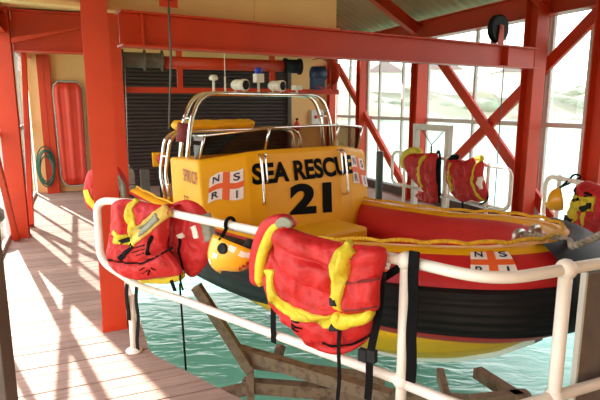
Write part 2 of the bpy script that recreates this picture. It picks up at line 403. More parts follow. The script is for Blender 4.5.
# ================================================================== RAILINGS
RA = [Vector((-1.37, 3.44, 0)), Vector((-1.08, 3.40, 0)), Vector((-.80, 3.24, 0)), Vector((-.24, 2.78, 0)), Vector((.47, 2.22, 0))]
ZT, ZL = .97, .405
P1 = Vector((.47, 2.22, 0)); P2 = Vector((1.12, 2.10, 0)); PB = Vector((.76, 1.95, 0)); PE = Vector((2.9, 2.86, 0)); PL = Vector((-1.13, 3.30, 0))
def up(p, z): return Vector((p.x, p.y, z))
def clamp_ball(mb, p, r=.042): mb.ball(p, r, n=16)
R = .0255
e = thing('railing', P1, 'white pipe railing along the near slip edge carrying life jackets and helmet', 'railing')
mb = MB(); top = catmull([up(q, ZT + dz) for q, dz in zip(RA[1:], (.04, 0, 0, 0))], 6); low = [up(q, ZL - .01 * i / 12) for i, q in enumerate(catmull(RA[2:], 6))]
loop = fillet([up(P1, ZT)] + list(reversed(top))[1:] + [up(RA[0], ZT + .05), up(RA[0], ZL + .19)] + [up(RA[1] + Vector((-.02, .0, 0)), ZL + .02)] + low[1:], .09, 6)
mb.tube(loop, R, 14); mb.build('rail', M['white'], e)
mb = MB(); mb.tube([up(P1, -.02), up(P1, ZT)], R, 14); clamp_ball(mb, up(P1, ZT)); clamp_ball(mb, up(P1, ZL - .01)); mb.build('post', M['white'], e)
mb = MB(); mb.tube([up(PL, 0), up(PL, ZL)], R * .9, 12); mb.lathe([(.055, 0), (.055, .012), (.03, .03)], up(PL, 0)); mb.build('post', M['white'], e)
e = thing('railing', P2, 'white pipe railing bending around the slip corner in front of the bow', 'railing')
for zz, nm in ((ZT, 'rail'), (ZL - .02, 'rail')):
    mb = MB(); mb.tube(fillet([up(P1, zz) + (PB - P1).normalized() * .03, up(PB, zz), up(P2, zz)], .2, 8) + [up(PE, zz)], R, 14); mb.build(nm, M['white'], e)
mb = MB(); mb.tube([up(P2, -.02), up(P2, ZT)], R * 1.12, 14); clamp_ball(mb, up(P2, ZT), .045); clamp_ball(mb, up(P2, ZL - .02), .042); mb.build('post', M['white'], e)
def far_rail(v, u0, u1, label, posts, v1=None):
    v1 = v if v1 is None else v1; f = lambda u: v + (v1 - v) * (u - u0) / (u1 - u0)
    e = thing('railing', W(v, u0, 0), label, 'railing'); mb = MB()
    pts = [W(f(u0), u0, .5), W(f(u0), u0, ZT), W(f(u1), u1, ZT), W(f(u1), u1, .5)]
    lp = fillet([pts[0].lerp(pts[3], .3)] + pts + [pts[3].lerp(pts[0], .3)], .13, 7); mb.tube(lp, .022, 10)
    mb.tube([W(f(u0 - .3), u0 - .3, .5), W(f(u1 + .3), u1 + .3, .5)], .022, 10); mb.build('rail', M['white'], e)
    for q in posts:
        mb = MB(); mb.tube([W(f(q), q, 0), W(f(q), q, ZT)], .021, 10); mb.ball(W(f(q), q, ZT), .034); mb.ball(W(f(q), q, .5), .034); mb.build('post', M['white'], e)
    return e
far_rail(4.30, 6.62, 4.27, 'white pipe railing along the far slip side under two life jackets', (6.3, 5.35, 4.62))
far_rail(4.19, 3.72, 1.7, 'white pipe railing at right under the red life jacket and yellow helmet', (3.52, 2.2), 3.7)

# ================================================================== BOAT
BY = math.radians(36); B0 = Vector((1.62, 2.90, 0)); ax = Vector((-math.sin(BY), math.cos(BY), 0)); ss = Vector((-math.cos(BY), -math.sin(BY), 0))
def BT(t, s, z): return B0 + ax * t + ss * s + Vector((0, 0, z))
boat = thing('rescue_boat', BT(2.6, 0, -.5), 'yellow sea rescue boat number 21 with red and black tubes over the slip', 'boat')
half = [(5.35, .80, .33), (5.1, .84, .33), (4.2, .90, .33), (3.2, .93, .34), (2.3, .93, .37), (1.6, .87, .42), (1.02, .755, .49), (.58, .60, .53), (.28, .36, .555)]
ctl = half + [(.17, 0, .56)] + [(t, -s, z) for t, s, z in reversed(half)]
path = catmull([Vector((t, s, z)) for t, s, z in ctl], 8)
NP = len(path)
def tr(i):
    f = min(i, NP - 1 - i); return .25 * min(1, .35 + .65 * (f / 6)) if f < 6 else .25 + .03 * max(0, min(1, (1.6 - path[i].x) / 1.0))
PW = [BT(*p) for p in path]; FR = []
for i in range(NP):
    d = (PW[min(i + 1, NP - 1)] - PW[max(i - 1, 0)]); d.z = 0; d.normalize()
    FR.append(Vector((d.y, -d.x, 0)) if True else None)
# make normals point outwards
ctr = BT(3, 0, 0)
for i in range(NP):
    if FR[i].dot(PW[i] - ctr) < 0: FR[i] = -FR[i]
def TP(i, ph, off=0.0):
    r = tr(i) + off; return PW[i] + FR[i] * (math.cos(ph) * r) + Vector((0, 0, math.sin(ph) * r))
def TPf(x, ph, off=0.0):
    i = max(0, min(NP - 2, int(x))); return TP(i, ph, off).lerp(TP(i + 1, ph, off), x - i)
mb = MB(); mb.grid([[TP(i, 2 * PI * j / 28) for j in range(28)] for i in range(NP)], closed=True)
mb.add([TP(0, 2 * PI * j / 28) for j in range(28)], [tuple(range(28))]); mb.add([TP(NP - 1, 2 * PI * j / 28) for j in range(28)], [tuple(range(28))])
tube = mb.build('inflatable_tube', M['tube'], boat)
mb = MB(); rows = []
def fend_hi(i):
    t = path[i].x; return math.radians(25 + 37 * max(0, min(1, (t - .9) / 1.2)))
for i in range(4, NP - 4):
    lo, hi = math.radians(-33 - 24 * max(0, min(1, (path[i].x - .9) / 1.0))), fend_hi(i); row = []
    for j in range(33):
        q = j / 32; ph = lo + (hi - lo) * q
        o = .006 + (.022 + .012 * abs(math.sin(q * PI * 6))) * min(1, min(q, 1 - q) * 12)
        row.append(TP(i, ph, o))
    rows.append(row)
mb.grid(rows); mb.build('rubber_fender', M['rub'], tube)
mb = MB()   # bow nose pad
i0, i1 = None, None
ids = [i for i in range(NP) if -.62 < path[i].y < .22 and path[i].x < 1]
rows = [[TP(i, math.radians(-42 + 130 * j / 20), .042 * min(1, j / 2, (20 - j) / 2)) for j in range(21)] for i in ids]
mb.grid(rows); mb.build('bow_pad', M['rub'], tube)
mb = MB(); rows = []
for i in range(3, NP - 3):
    rows.append([TP(i, math.radians(70 + 45 * j / 6), .008 if 0 < j < 6 else -.003) for j in range(7)])
rows = [r for r in rows]
mb.grid(rows); mb.build('yellow_strip', M['yel'], tube)
mb = MB(); pts = [TP(i, math.radians(92), .024 + .014 * abs(math.sin(i * PI / 5))) for i in range(4, NP - 4)]
mb.tube(catmull(pts, 3), .013, 8)
mb.build('grab_rope', M['yelr'], tube)
for sgn in range(2):
    for k in range(6):
        pass
# hull
def keel(t):
    pts = [(0.14, .26), (.45, .02), (.8, -.17), (1.15, -.31), (1.7, -.45), (2.4, -.52), (5.2, -.55)]
    if t <= pts[0][0]: return pts[0][1]
    for (a, za), (b, zb) in zip(pts, pts[1:]):
        if t <= b: return za + (zb - za) * (t - a) / (b - a)
    return pts[-1][1]
def hb(t):
    h = list(reversed(half)); 
    if t < .18: return .1
    prev = (.17, 0, .5)
    for q in h:
        if t <= q[0]: w = max(0, (t - prev[0]) / (q[0] - prev[0])); return max(.06, prev[1] + (q[1] - prev[1]) * w)
        prev = q
    return prev[1]
def zc(t):
    prev = (.17, 0, .56)
    for q in reversed(half):
        if t <= q[0]: w = max(0, (t - prev[0]) / (q[0] - prev[0])); return prev[2] + (q[2] - prev[2]) * w
        prev = q
    return prev[2]
mb = MB(); rows = []
ts = [.15 + 5.05 * (i / 36) ** 1.3 for i in range(37)]
for t in ts:
    h = hb(t); zk = keel(t); zch = zc(t) - .235; row = []
    for s_, q in ((.86, 0), (.85, .14), (.78, .34), (.74, .40), (.45, .72), (.2, .9), (.06, 1), (-.06, 1), (-.2, .9), (-.45, .72), (-.74, .40), (-.78, .34), (-.85, .14), (-.86, 0)):
        row.append(BT(t, s_ * h, zch + (zk - zch) * q))
    rows.append(row)
mb.grid(rows, smooth=False); mb.add(rows[-1], [tuple(range(14))])
hull = mb.build('hull', M['yel'], boat)
mb = MB(); rows = []
for t in ts[1:]:
    rows.append([BT(t, s_, keel(t) + dz) for s_, dz in ((.05, .02), (.045, -.03), (-.045, -.03), (-.05, .02))])
mb.grid(rows, smooth=False)
mb.build('keel_strip', M['paleg'], hull)
mb = MB(); mb.grid([[BT(t, s_ * (hb(t) - .05), .24 if abs(s_) < .99 else .3) for s_ in (1, .6, 0, -.6, -1)] for t in ts], smooth=False)
mb.build('cockpit_floor', M['yel'], boat)
mb = MB(); mb.prism([(-.8, 0), (.8, 0), (.8, .5), (.0, .56), (-.8, .5)], BT(5.16, 0, -.1), BT(5.24, 0, -.1), ss, Vector((0, 0, 1))); mb.build('transom', M['yel'], boat)
# console
FT = 2.60; s0 = .50; s1 = 1.02
PLAN = [(3.62, .97), (2.80, s1), (2.62, .62), (2.58, .45), (2.58, -.45), (2.62, -.62), (2.80, -s1), (3.62, -.97)]
def ztop(t, s): return 1.245 - .085 * max(0, (abs(s) - .5)) / .5 - .05 * max(0, t - 2.8)
def lean(z): return .14 * (z - .3)          # the front leans back
def CP(t, s, z, off=0.0): 
    return BT(t + lean(z) * (1 if t < 3 else .5), s, z)
mb = MB(); rows = []
for z in (0, .1, .35, .6, .85, .95, 1.0):
    row = []
    for t, s in PLAN:
        zz = .30 + (ztop(t, s) - .30) * z
        row.append(CP(t + (.0 if z < 1 else .02), s * (1 if z < 1 else .985), zz))
    rows.append(row)
mb.grid(rows, smooth=False)
top = rows[-1]; mb.add(top, [tuple(range(8))]); mb.add([rows[0][0], rows[0][-1], rows[-1][-1], rows[-1][0]], [(0, 1, 2, 3)])
console = mb.build('console', M['yel'], boat, bevel=.02)
# arc length map across the front for lettering: u = distance from the middle of the front, positive towards port (picture right)
def facet_map(u, z, off=.006):
    pl = PLAN[1:7]; d = [0]
    for a, b in zip(pl, pl[1:]): d.append(d[-1] + math.hypot(a[0] - b[0], a[1] - b[1]))
    x = u + d[-1] / 2; x = max(0, min(d[-1] - 1e-6, x))
    for i in range(5):
        if x <= d[i + 1]:
            w = (x - d[i]) / (d[i + 1] - d[i]); t = pl[i][0] + (pl[i + 1][0] - pl[i][0]) * w; s = pl[i][1] + (pl[i + 1][1] - pl[i][1]) * w
            P = CP(t, s, z); a = BT(pl[i][0], pl[i][1], 0); b = BT(pl[i + 1][0], pl[i + 1][1], 0); n = (b - a).cross(Vector((0, 0, 1))).normalized()
            if n.dot(ax) > 0: n = -n
            return P + n * off
def subdiv(vs, fs, fn, nmax=1): return vs, fs
def facet_u(px, py):
    """which (u,z) of the front does a picture point fall on"""
    best = None
    for i in range(-130, 131):
        u = i * .01
        for z in (.5, 1.2):
            pass
        a, b = facet_map(u, .5), facet_map(u, 1.2)
        ca = project(a); cb = project(b)
        if ca is None: continue
        w = (py - ca[1]) / (cb[1] - ca[1]); x = ca[0] + (cb[0] - ca[0]) * w
        if best is None or abs(x - px) < best[0]: best = (abs(x - px), u, .5 + .7 * w)
    return best[1], best[2]
def project(P):
    X, Y, Z = P.x, P.y, P.z - EYE; D = Y * cp - Z * sp
    return (300 + FPX * X / D, 200 - FPX * (Y * sp + Z * cp) / D)
def quad_text(mb, txt, TL, TR, BR, BL, bold=.02, mi=0, off=.008):
    q = [facet_u(*p) for p in (TL, TR, BR, BL)]
    def fn(x, y):
        u = (q[0][0] * (1 - x) + q[1][0] * x) * y + (q[3][0] * (1 - x) + q[2][0] * x) * (1 - y)
        z = (q[0][1] * (1 - x) + q[1][1] * x) * y + (q[3][1] * (1 - x) + q[2][1] * x) * (1 - y)
        return facet_map(u, z, off)
    put_text(mb, txt, fn, bold, mi)
mb = MB(); quad_text(mb, 'SEA RESCUE', (251, 163.5), (350, 154.5), (353, 173), (252, 185), .042); mb.build('lettering', M['ink'], console)
mb = MB(); quad_text(mb, '21', (290, 184), (331, 181.5), (332, 212), (290, 215), .05); mb.build('number', M['ink'], console)
def flag(TL, TR, BR, BL, parent, letters, wave=.02):
    q = [facet_u(*p) for p in (TL, TR, BR, BL)]
    def fn(x, y, off):
        dy = wave * math.sin(x * 2 * PI * .9)
        u = (q[0][0] * (1 - x) + q[1][0] * x) * y + (q[3][0] * (1 - x) + q[2][0] * x) * (1 - y)
        z = (q[0][1] * (1 - x) + q[1][1] * x) * y + (q[3][1] * (1 - x) + q[2][1] * x) * (1 - y)
        return facet_map(u, z + dy, off)
    mb = MB(); n = 12
    mb.grid([[fn(i / n, j / 4, .006) for i in range(n + 1)] for j in range(5)], 0)
    mb.grid([[fn(i / n, .40 + .2 * j, .009) for i in range(n + 1)] for j in range(2)], 1)
    mb.grid([[fn(.40 + .2 * i, j / 6, .010) for i in range(2)] for j in range(7)], 1)
    for ch, x0, y0, w in letters: put_text(mb, ch, lambda x, y: fn(x0 + w * x, y0 + .26 * y, .012), .02, 2)
    return mb.build('rescue_flag', [M['flagw'], M['flago'], M['navy']], parent)
LET = (('N', .10, .68, .2), ('S', .70, .68, .2), ('R', .10, .08, .2), ('I', .78, .08, .05))
flag((210, 178), (243.5, 166.5), (243.5, 196.5), (208, 203.5), console, LET)
flag((350.5, 156), (362, 158), (369, 186), (354, 183), console, LET, .01)
# starboard side lettering
def side_map(x, z, off=.008):
    a, b = PLAN[0], PLAN[1]; t = a[0] + (b[0] - a[0]) * x; s = a[1] + (b[1] - a[1]) * x; return CP(t, s, z) + ss * off
mb = MB(); put_text(mb, 'SPIRIT OF', lambda x, y: side_map(.45 + .5 * x, .93 + .12 * y), .012)
mb.build('lettering', M['brownink'], console); mb = MB(); put_text(mb, 'ST', lambda x, y: side_map(.42 + .16 * x, .70 + .09 * y), .012)
mb.build('lettering', M['brownink'], console)
# windscreen
WS = [(3.08, .98, 1.155, 1.37), (2.98, .97, 1.16, 1.38), (2.80, .62, 1.215, 1.42), (2.74, .42, 1.23, 1.445), (2.74, -.42, 1.23, 1.455), (2.80, -.62, 1.215, 1.44), (2.98, -.97, 1.17, 1.41), (3.3, -.96, 1.15, 1.40)]
lo = [BT(t, s, z) for t, s, z, z2 in WS]; hi = [BT(t + .10 - (.0), s * .985 * (1.03 if False else 1.0), z2) for t, s, z, z2 in WS]
hi = [h - ax * .18 * (1 if 2.7 < w[0] < 2.99 else .4) for h, w in zip(hi, WS)]
mb = MB(); mb.grid([lo, hi], smooth=False); wsn = mb.build('windscreen', M['smoke'], console)
md = wsn.modifiers.new('thick', 'SOLIDIFY'); md.thickness = .006
mb = MB(); mb.tube(fillet(hi, .05, 4), .011, 10)
for sl__ in (lo[:4], lo[4:]): mb.tube(fillet([p + Vector((0, 0, -.035)) - ax * .03 + ss * .04 * (1 if sl__ is lo else 0) for p in sl__], .05, 4), .012, 10)
for i in (1, 3, 4, 6): mb.tube([lo[i], hi[i]], .012, 8)
mb.build('windscreen_frame', M['chrome'], console)
# handrails on the front
for sg, spx in ((1, 1), (-1, 1)):
    mb = MB(); u = -.50 if sg > 0 else .49
    P = [facet_map(u, 1.20, .0), facet_map(u, 1.18, .05), facet_map(u + .0, 1.0, .06), facet_map(u + .0, .75, .05), facet_map(u, .74, .0)]
    mb.tube(fillet(P, .04, 5), .012, 10); u += .045 * sg; P = [facet_map(u, 1.20, .0), facet_map(u, 1.18, .05), facet_map(u, .95, .05), facet_map(u, .94, 0)]
    mb.tube(fillet(P, .03, 5), .009, 8); mb.build('handrail', M['chrome'], console)
# step box in front of the console
mb = MB(); mb.box((2.16, -.38, .22), (2.62, .62, .50), lambda a, b, c: BT(a, b, c)); mb.build('step_box', M['yel'], boat, bevel=.03)
# roll bar
rb = None
mb = MB()
for t in (3.45, 3.62):
    mb.tube(fillet([BT(t - .05, .97, .55), BT(t, .84, 1.5), BT(t, .70, 1.765), BT(t, -.80, 1.765), BT(t, -.94, 1.5), BT(t - .05, -1.02, .55)], .16, 7), .022, 12)
for s in (.84, -.93): mb.tube([BT(3.45, s, 1.52), BT(3.62, s, 1.52)], .012, 8)
rb = mb.build('roll_bar', M['chrome'], boat)
mb = MB(); mb.tube([BT(3.535, .885, 1.28), BT(3.535, .855, 1.47)], .075, 12); mb.build('padding_wrap', M['maroon'], rb)
def s_at(px, t=3.45):
    best = min((abs(project(BT(t, i * .01, 1.78))[0] - px), i * .01) for i in range(-90, 91)); return best[1]
zb = 1.785
s = s_at(214); mb = MB(); mb.tube([BT(3.45, s, zb), BT(3.45, s, zb + .11)], .014, 10); mb.lathe([(.012, 0), (.042, .01), (.046, .03), (.03, .055), (0, .06)], BT(3.45, s, zb + .105)); mb.build('antenna_dome', M['plast'], rb)
s = s_at(225); mb = MB(); mb.tube([BT(3.45, s, zb), BT(3.45, s, zb + .03), BT(3.45, s, zb + .15)], .010, 8); mb.tube([BT(3.45, s, zb + .15), BT(3.45, s, zb + .42)], .004, 6); mb.build('whip_antenna', M['plast'], rb)
for px in (240, 277):
    s = s_at(px); mb = MB(); d = (-ax * .95 - ss * .25 + Vector((0, 0, -.03))).normalized(); c = BT(3.45, s, zb + .07)
    mb.lathe([(0, -.10), (.04, -.095), (.056, -.06), (.056, .03), (.062, .05), (.062, .085), (.05, .09)], c, d, 18)
    mb.tube([BT(3.45, s + .05, zb), BT(3.45, s + .05, zb + .06)], .008, 8); mb.tube([BT(3.45, s - .05, zb), BT(3.45, s - .05, zb + .06)], .008, 8)
    mb.lathe([(.048, .091), (.046, .097), (0, .10)], c, d, 18, 1); mb.build('search_light', [M['plast'], M['pad']], rb)
s = s_at(259); mb = MB(); mb.tube([BT(3.45, s, zb), BT(3.45, s, zb + .12)], .014, 8, mi=1); mb.box((3.41, s - .045, zb + .10), (3.49, s + .045, zb + .19), lambda a, b, c: BT(a, b, c), 1)
mb.lathe([(.04, 0), (.042, .05), (.03, .065), (0, .07)], BT(3.45, s, zb + .19)); mb.build('strobe_light', [M['blue'], M['plast']], rb)
s = s_at(297); mb = MB(); mb.tube([BT(3.45, s, zb), BT(3.45, s, zb + .05)], .012, 8); mb.box((3.4, s - .04, zb + .03), (3.5, s + .04, zb + .08), lambda a, b, c: BT(a, b, c)); mb.build('light_box', M['plast'], rb)
# stern frame with folded canvas
mb = MB()
for t in (3.95, 4.1):
    mb.tube(fillet([BT(t, .86, .5), BT(t + .06, .9, .9), BT(t - .02, .86, 1.3), BT(t, .70, 1.37), BT(t, -.7, 1.37), BT(t, -.86, 1.3), BT(t, -.9, .5)], .09, 6), .02, 10)
for z in (.8, 1.1): mb.tube([BT(3.95, .88, z), BT(4.1, .88, z)], .015, 8)
sf = mb.build('stern_frame', M['chrome'], boat)
mb = MB(); rows = []
for i in range(22):
    s = .78 - 1.0 * i / 21; row = []
    for j in range(16):
        a = 2 * PI * j / 16; k = .055 + .012 * noise.noise(Vector((s * 9, math.cos(a) * 2, math.sin(a) * 2))) ; k *= (1 if 0 < i < 21 else .4)
        row.append(BT(4.03, s, 1.43) + ax * math.cos(a) * k * 2.6 + Vector((0, 0, math.sin(a) * k)))
    rows.append(row)
mb.grid(rows, closed=True); mb.add(rows[0], [tuple(range(16))]); mb.add(rows[-1], [tuple(range(16))]); mb.build('canvas_cover', M['yel'], sf)
# bow fairlead
mb = MB(); c = BT(.37, -.06, .79)
for q in (.09, -.09):
    mb.tube(fillet([c + ss * (q - .05) + Vector((0, 0, -.02)), c + ss * (q - .05) + Vector((0, 0, .075)), c + ss * (q + .04) + Vector((0, 0, .08)), c + ss * (q + .05) + Vector((0, 0, -.02))], .03, 5), .019, 10)
mb.box((.32, -.19, .76), (.42, .08, .80), lambda a, b, cc: BT(a, b, cc)); mb.build('bow_fairlead', M['brass'], boat)
# flag patch on the starboard bow tube
def tube_x(px):
    return min((abs(project(TP(i, math.radians(40), .01))[0] - px), i) for i in range(NP // 2 - 30, NP // 2 + 10) if path[i].y >= -.1)[1]
def tube_flag(pxa, pxb, phlo, phhi):
    n = 12
    def finer(px):
        lo_, best = None, (1e9, 0)
        for k in range((NP // 2 - 40) * 8, (NP // 2 + 4) * 8):
            x = k / 8; d = abs(project(TPf(x, math.radians((phlo + phhi) / 2), .01))[0] - px)
            if d < best[0]: best = (d, x)
        return best[1]
    xa, xb = finer(pxa), finer(pxb)
    f = lambda x, y, o: TPf(xa + (xb - xa) * x, math.radians(phlo + (phhi - phlo) * y), o)
    mb = MB()
    mb.grid([[f(i / n, j / 6, .006) for i in range(n + 1)] for j in range(7)], 0)
    mb.grid([[f(i / n, .4 + .2 * j, .008) for i in range(n + 1)] for j in range(2)], 1)
    mb.grid([[f(.4 + .2 * i, j / 6, .009) for i in range(2)] for j in range(7)], 1)
    for ch, x0, y0, w in LET: put_text(mb, ch, lambda x, y: f(x0 + w * x, y0 + .26 * y, .011), .02, 2)
    mb.build('rescue_flag', [M['flagw'], M['flago'], M['navy']], tube)
tube_flag(470, 514, 38, 78)
tube_flag(358, 388, 24, 52)
# hull support trolley (rusty frame under the boat)
cr = thing('boat_cradle', atz(300, 385, -.75), 'rusty brown steel cradle frame under the boat hull', 'cradle')
def cbar(p, q, w, h):
    mb = MB(); mb.bar(p, q, w, h); mb.build('beam', M['rust'], cr, bevel=.006)
zc_ = -.70
cbar(atz(196, 286, .08), atz(250, 370, zc_), .08, .09)
cbar(atz(238, 351, zc_ + .10), atz(392, 398, zc_ + .1), .10, .11)
cbar(atz(244, 362, zc_ - .02), atz(385, 380, zc_ - .02), .08, .09)
cbar(atz(243, 385, zc_ - .2), atz(470, 403, zc_ - .2), .10, .12)
cbar(atz(215, 396, zc_ - .35), atz(258, 386, zc_ - .3), .09, .1)
cbar(atz(250, 366, zc_), atz(250, 374, zc_) + Vector((0, 0, -.5)), .07, .08)
cbar(atz(281, 345, -.55), atz(277, 362, zc_), .07, .07)
cbar(atz(477, 372, -.55), atz(545, 416, -.55), .09, .09)
cbar(atz(440, 372, -.55), atz(452, 420, -.55), .06, .08)
cbar(atz(528, 396, -.55), atz(470, 402, -.55), .08, .09)
for px in (320,): cbar(atz(px, 392, zc_ - .2), up(atz(px, 392, zc_ - .2), -2.2), .08, .09)
# mooring rope from the bow
mb = MB(); c = BT(.46, 0, .83)
P = [BT(.36, 0, .845), BT(.1, -.02, .865), ] + [on_plane(x, y, (0, 2.72, 0), Vector((0, 1, 0))) for x, y in ((572, 246), (590, 240), (606, 232), (640, 215))]
for ph in (0, PI):
    pts = catmull(P, 14); q = []
    for i, p_ in enumerate(pts): a = i * .8 + ph; q.append(p_ + Vector((0, math.cos(a), math.sin(a))) * .010)
    mb.tube(q, .013, 7)
tag(mb.build('mooring_rope', M['ropeg']), 'grey twisted mooring rope running from the bow fairlead to the right', 'rope')

# ================================================================== LIFE JACKETS
class Plane:
    def __init__(s, O, ex): s.O = Vector(O); s.ex = Vector((ex[0], ex[1], 0)).normalized(); s.n = s.ex.cross(Vector((0, 0, 1))); s.n = s.n if s.n.dot(E0 - s.O) > 0 else -s.n
    def loc(s, px, py, off=0.0):
        P = on_plane(px, py, s.O + s.n * off, s.n) - s.O; return (P.dot(s.ex), P.z)
    def pt(s, x, z, h): return s.O + s.ex * x + Vector((0, 0, z)) + s.n * h
def densify(P, step):
    out = []
    for a, b in zip(P, P[1:]):
        k = max(1, int(math.hypot(a[0] - b[0], a[1] - b[1]) / step)); out += [(a[0] + (b[0] - a[0]) * i / k, a[1] + (b[1] - a[1]) * i / k) for i in range(k)]
    return out + [P[-1]]
class Puff:
    """a padded cloth panel: closed outline in a plane, blown up on both sides, with seams pressed in"""
    def __init__(s, plane, outline, off, T, Tb=.03, amp=.006, seams=(), seed=0, drape=0.0, fx=13.0, fz=9.0):
        s.pl, s.off, s.T, s.Tb, s.amp, s.seed, s.fx, s.fz = plane, off, T, Tb, amp, seed, fx, fz
        P = [Vector((*plane.loc(*p, off), 0)) for p in outline]; s.out = [(q.x, q.y) for q in catmull(P, 6, True)]
        s.c = (sum(q[0] for q in s.out) / len(s.out), sum(q[1] for q in s.out) / len(s.out))
        s.seams = [densify([plane.loc(*p, off) for p in sm], .01) for sm in seams]; s.cache = {}
    def R(s, a):
        dx, dy = math.cos(a), math.sin(a); best = .02; n = len(s.out)
        for i in range(n):
            ax_, ay = s.out[i][0] - s.c[0], s.out[i][1] - s.c[1]; bx, by = s.out[(i + 1) % n][0] - s.c[0], s.out[(i + 1) % n][1] - s.c[1]
            ex, ey = bx - ax_, by - ay; den = dx * ey - dy * ex
            if abs(den) < 1e-9: continue
            t = (ax_ * ey - ay * ex) / den; w = (ax_ * dy - ay * dx) / den
            if t > 0 and -1e-6 <= w <= 1 + 1e-6: best = max(best, t)
        return best
    def h(s, x, z, r=None):
        if r is None:
            d = math.hypot(x - s.c[0], z - s.c[1]); r = min(1, d / s.R(math.atan2(z - s.c[1], x - s.c[0])))
        b = s.T * max(0, 1 - r ** 3.2) ** .5
        k = 1.0
        for sm in s.seams:
            d = min((x - q[0]) ** 2 + (z - q[1]) ** 2 for q in sm); k *= 1 - .55 * math.exp(-d / .00022)
        w = 1.9 * s.amp * (noise.noise(Vector((x * s.fx + s.seed, z * s.fz, s.seed))) * 1.0 + .8 * noise.noise(Vector((x * s.fx * 2.3, z * s.fz * 2 + s.seed, 3)))
                     + .7 * (1 - 2 * abs(noise.noise(Vector((x * s.fx * .9 + z * 8, z * s.fz * .8 - x * 6, s.seed + 9))))))
        return b * k + w * min(1, (1 - r) * 6)
    def build(s, name, m, parent, rings=20, n=84):
        mb = MB(); A = [2 * PI * j / n for j in range(n)]; RR = [s.R(a) for a in A]
        for side in (0, 1):
            rows = []
            for i in range(rings + 1):
                r = math.sin(i / rings * PI / 2) if i else .0; row = []
                for a, q in zip(A, RR):
                    x, z = s.c[0] + math.cos(a) * q * r, s.c[1] + math.sin(a) * q * r
                    hh = s.off + (s.h(x, z, r) if side == 0 else -s.Tb * max(0, 1 - r ** 3) ** .5)
                    row.append(s.pl.pt(x, z, hh))
                rows.append(row)
            mb.grid(rows, closed=True)
        return mb.build(name, m, parent)
    def ribbon(s, pts, w, name, m, parent, lift=.005, crinkle=0.0, smooth=True):
        P = [Vector((*s.pl.loc(*p, s.off + s.T * .7), 0)) for p in pts]
        if smooth and len(P) > 2: P = catmull(P, 6)
        D = densify([(p.x, p.y) for p in P], .012); rows = []
        for i, p in enumerate(D):
            a, b = D[max(0, i - 1)], D[min(len(D) - 1, i + 1)]; d = Vector((b[0] - a[0], b[1] - a[1])); d.normalize(); q = (-d.y, d.x)
            ww = w * (1 + .5 * crinkle * noise.noise(Vector((i * .3, 4, s.seed)))); row = []
            for k, f in enumerate((-.5, -.5, -.25, 0, .25, .5, .5)):
                x, z = p[0] + q[0] * ww * f, p[1] + q[1] * ww * f
                l = lift * (-.8 if k in (0, 6) else 1) + crinkle * .022 * noise.noise(Vector((x * 45, z * 45, 1))) * (1 if 0 < k < 6 else 0)
                row.append(s.pl.pt(x, z, s.off + s.h(x, z) + l))
            rows.append(row)
        mb = MB(); mb.grid(rows); mb.add(rows[0], [tuple(range(7))]); mb.add(rows[-1], [tuple(range(7))])
        return mb.build(name, m, parent)
def strap(plane, pts, w, off, name, m, parent, th=.004):
    P = [Vector((*plane.loc(*p, off), 0)) for p in pts]; P = catmull(P, 5) if len(P) > 2 else P
    D = densify([(p.x, p.y) for p in P], .02); mb = MB(); rows = []
    for i, p in enumerate(D):
        a, b = D[max(0, i - 1)], D[min(len(D) - 1, i + 1)]; d = Vector((b[0] - a[0], b[1] - a[1])); d.normalize(); q = (-d.y * w / 2, d.x * w / 2)
        o = off + .006 * math.sin(i * .5)
        rows.append([plane.pt(p[0] + q[0], p[1] + q[1], o + th), plane.pt(p[0] - q[0], p[1] - q[1], o + th), plane.pt(p[0] - q[0], p[1] - q[1], o), plane.pt(p[0] + q[0], p[1] + q[1], o)])
    mb.grid(rows, closed=True, smooth=False); mb.add(rows[0], [(0, 1, 2, 3)]); mb.add(rows[-1], [(0, 1, 2, 3)])
    return mb.build(name, m, parent)
def sausage(plane, pts, ws, th, off, name, m, parent, amp=.004, seed=1):
    P = [Vector((*plane.loc(*p, off), w)) for p, w in zip(pts, ws)]; P = catmull(P, 8); mb = MB(); rows = []
    for i, p in enumerate(P):
        a, b = P[max(0, i - 1)], P[min(len(P) - 1, i + 1)]; d = Vector((b.x - a.x, b.y - a.y)); d.normalize(); q = (-d.y, d.x)
        e_ = min(1, .25 + min(i, len(P) - 1 - i) * .3); row = []
        for j in range(16):
            g = 2 * PI * j / 16; cx, cy = math.cos(g), math.sin(g)
            cx = math.copysign(abs(cx) ** .7, cx); cy = math.copysign(abs(cy) ** .7, cy)
            k = p.z / 2 * e_; hgt = th * e_ + amp * noise.noise(Vector((p.x * 25, p.y * 25, seed + g)))
            row.append(plane.pt(p.x + q[0] * cx * k, p.y + q[1] * cx * k, off + cy * hgt))
        rows.append(row)
    mb.grid(rows, closed=True); mb.add(rows[0], [tuple(range(16))]); mb.add(rows[-1], [tuple(range(16))])
    return mb.build(name, m, parent)
def cz(x0, y0, k): return lambda *ps: [(x0 + a / k, y0 + b / k) for a, b in ps]
def patch(pf, c, w, h, name, m, parent, ang=0, lift=.004):
    dx, dy = math.cos(ang), math.sin(ang)
    return pf.ribbon([(c[0] - dx * w / 2, c[1] - dy * w / 2), c, (c[0] + dx * w / 2, c[1] + dy * w / 2)], h, name, m, parent, lift, 0, False)

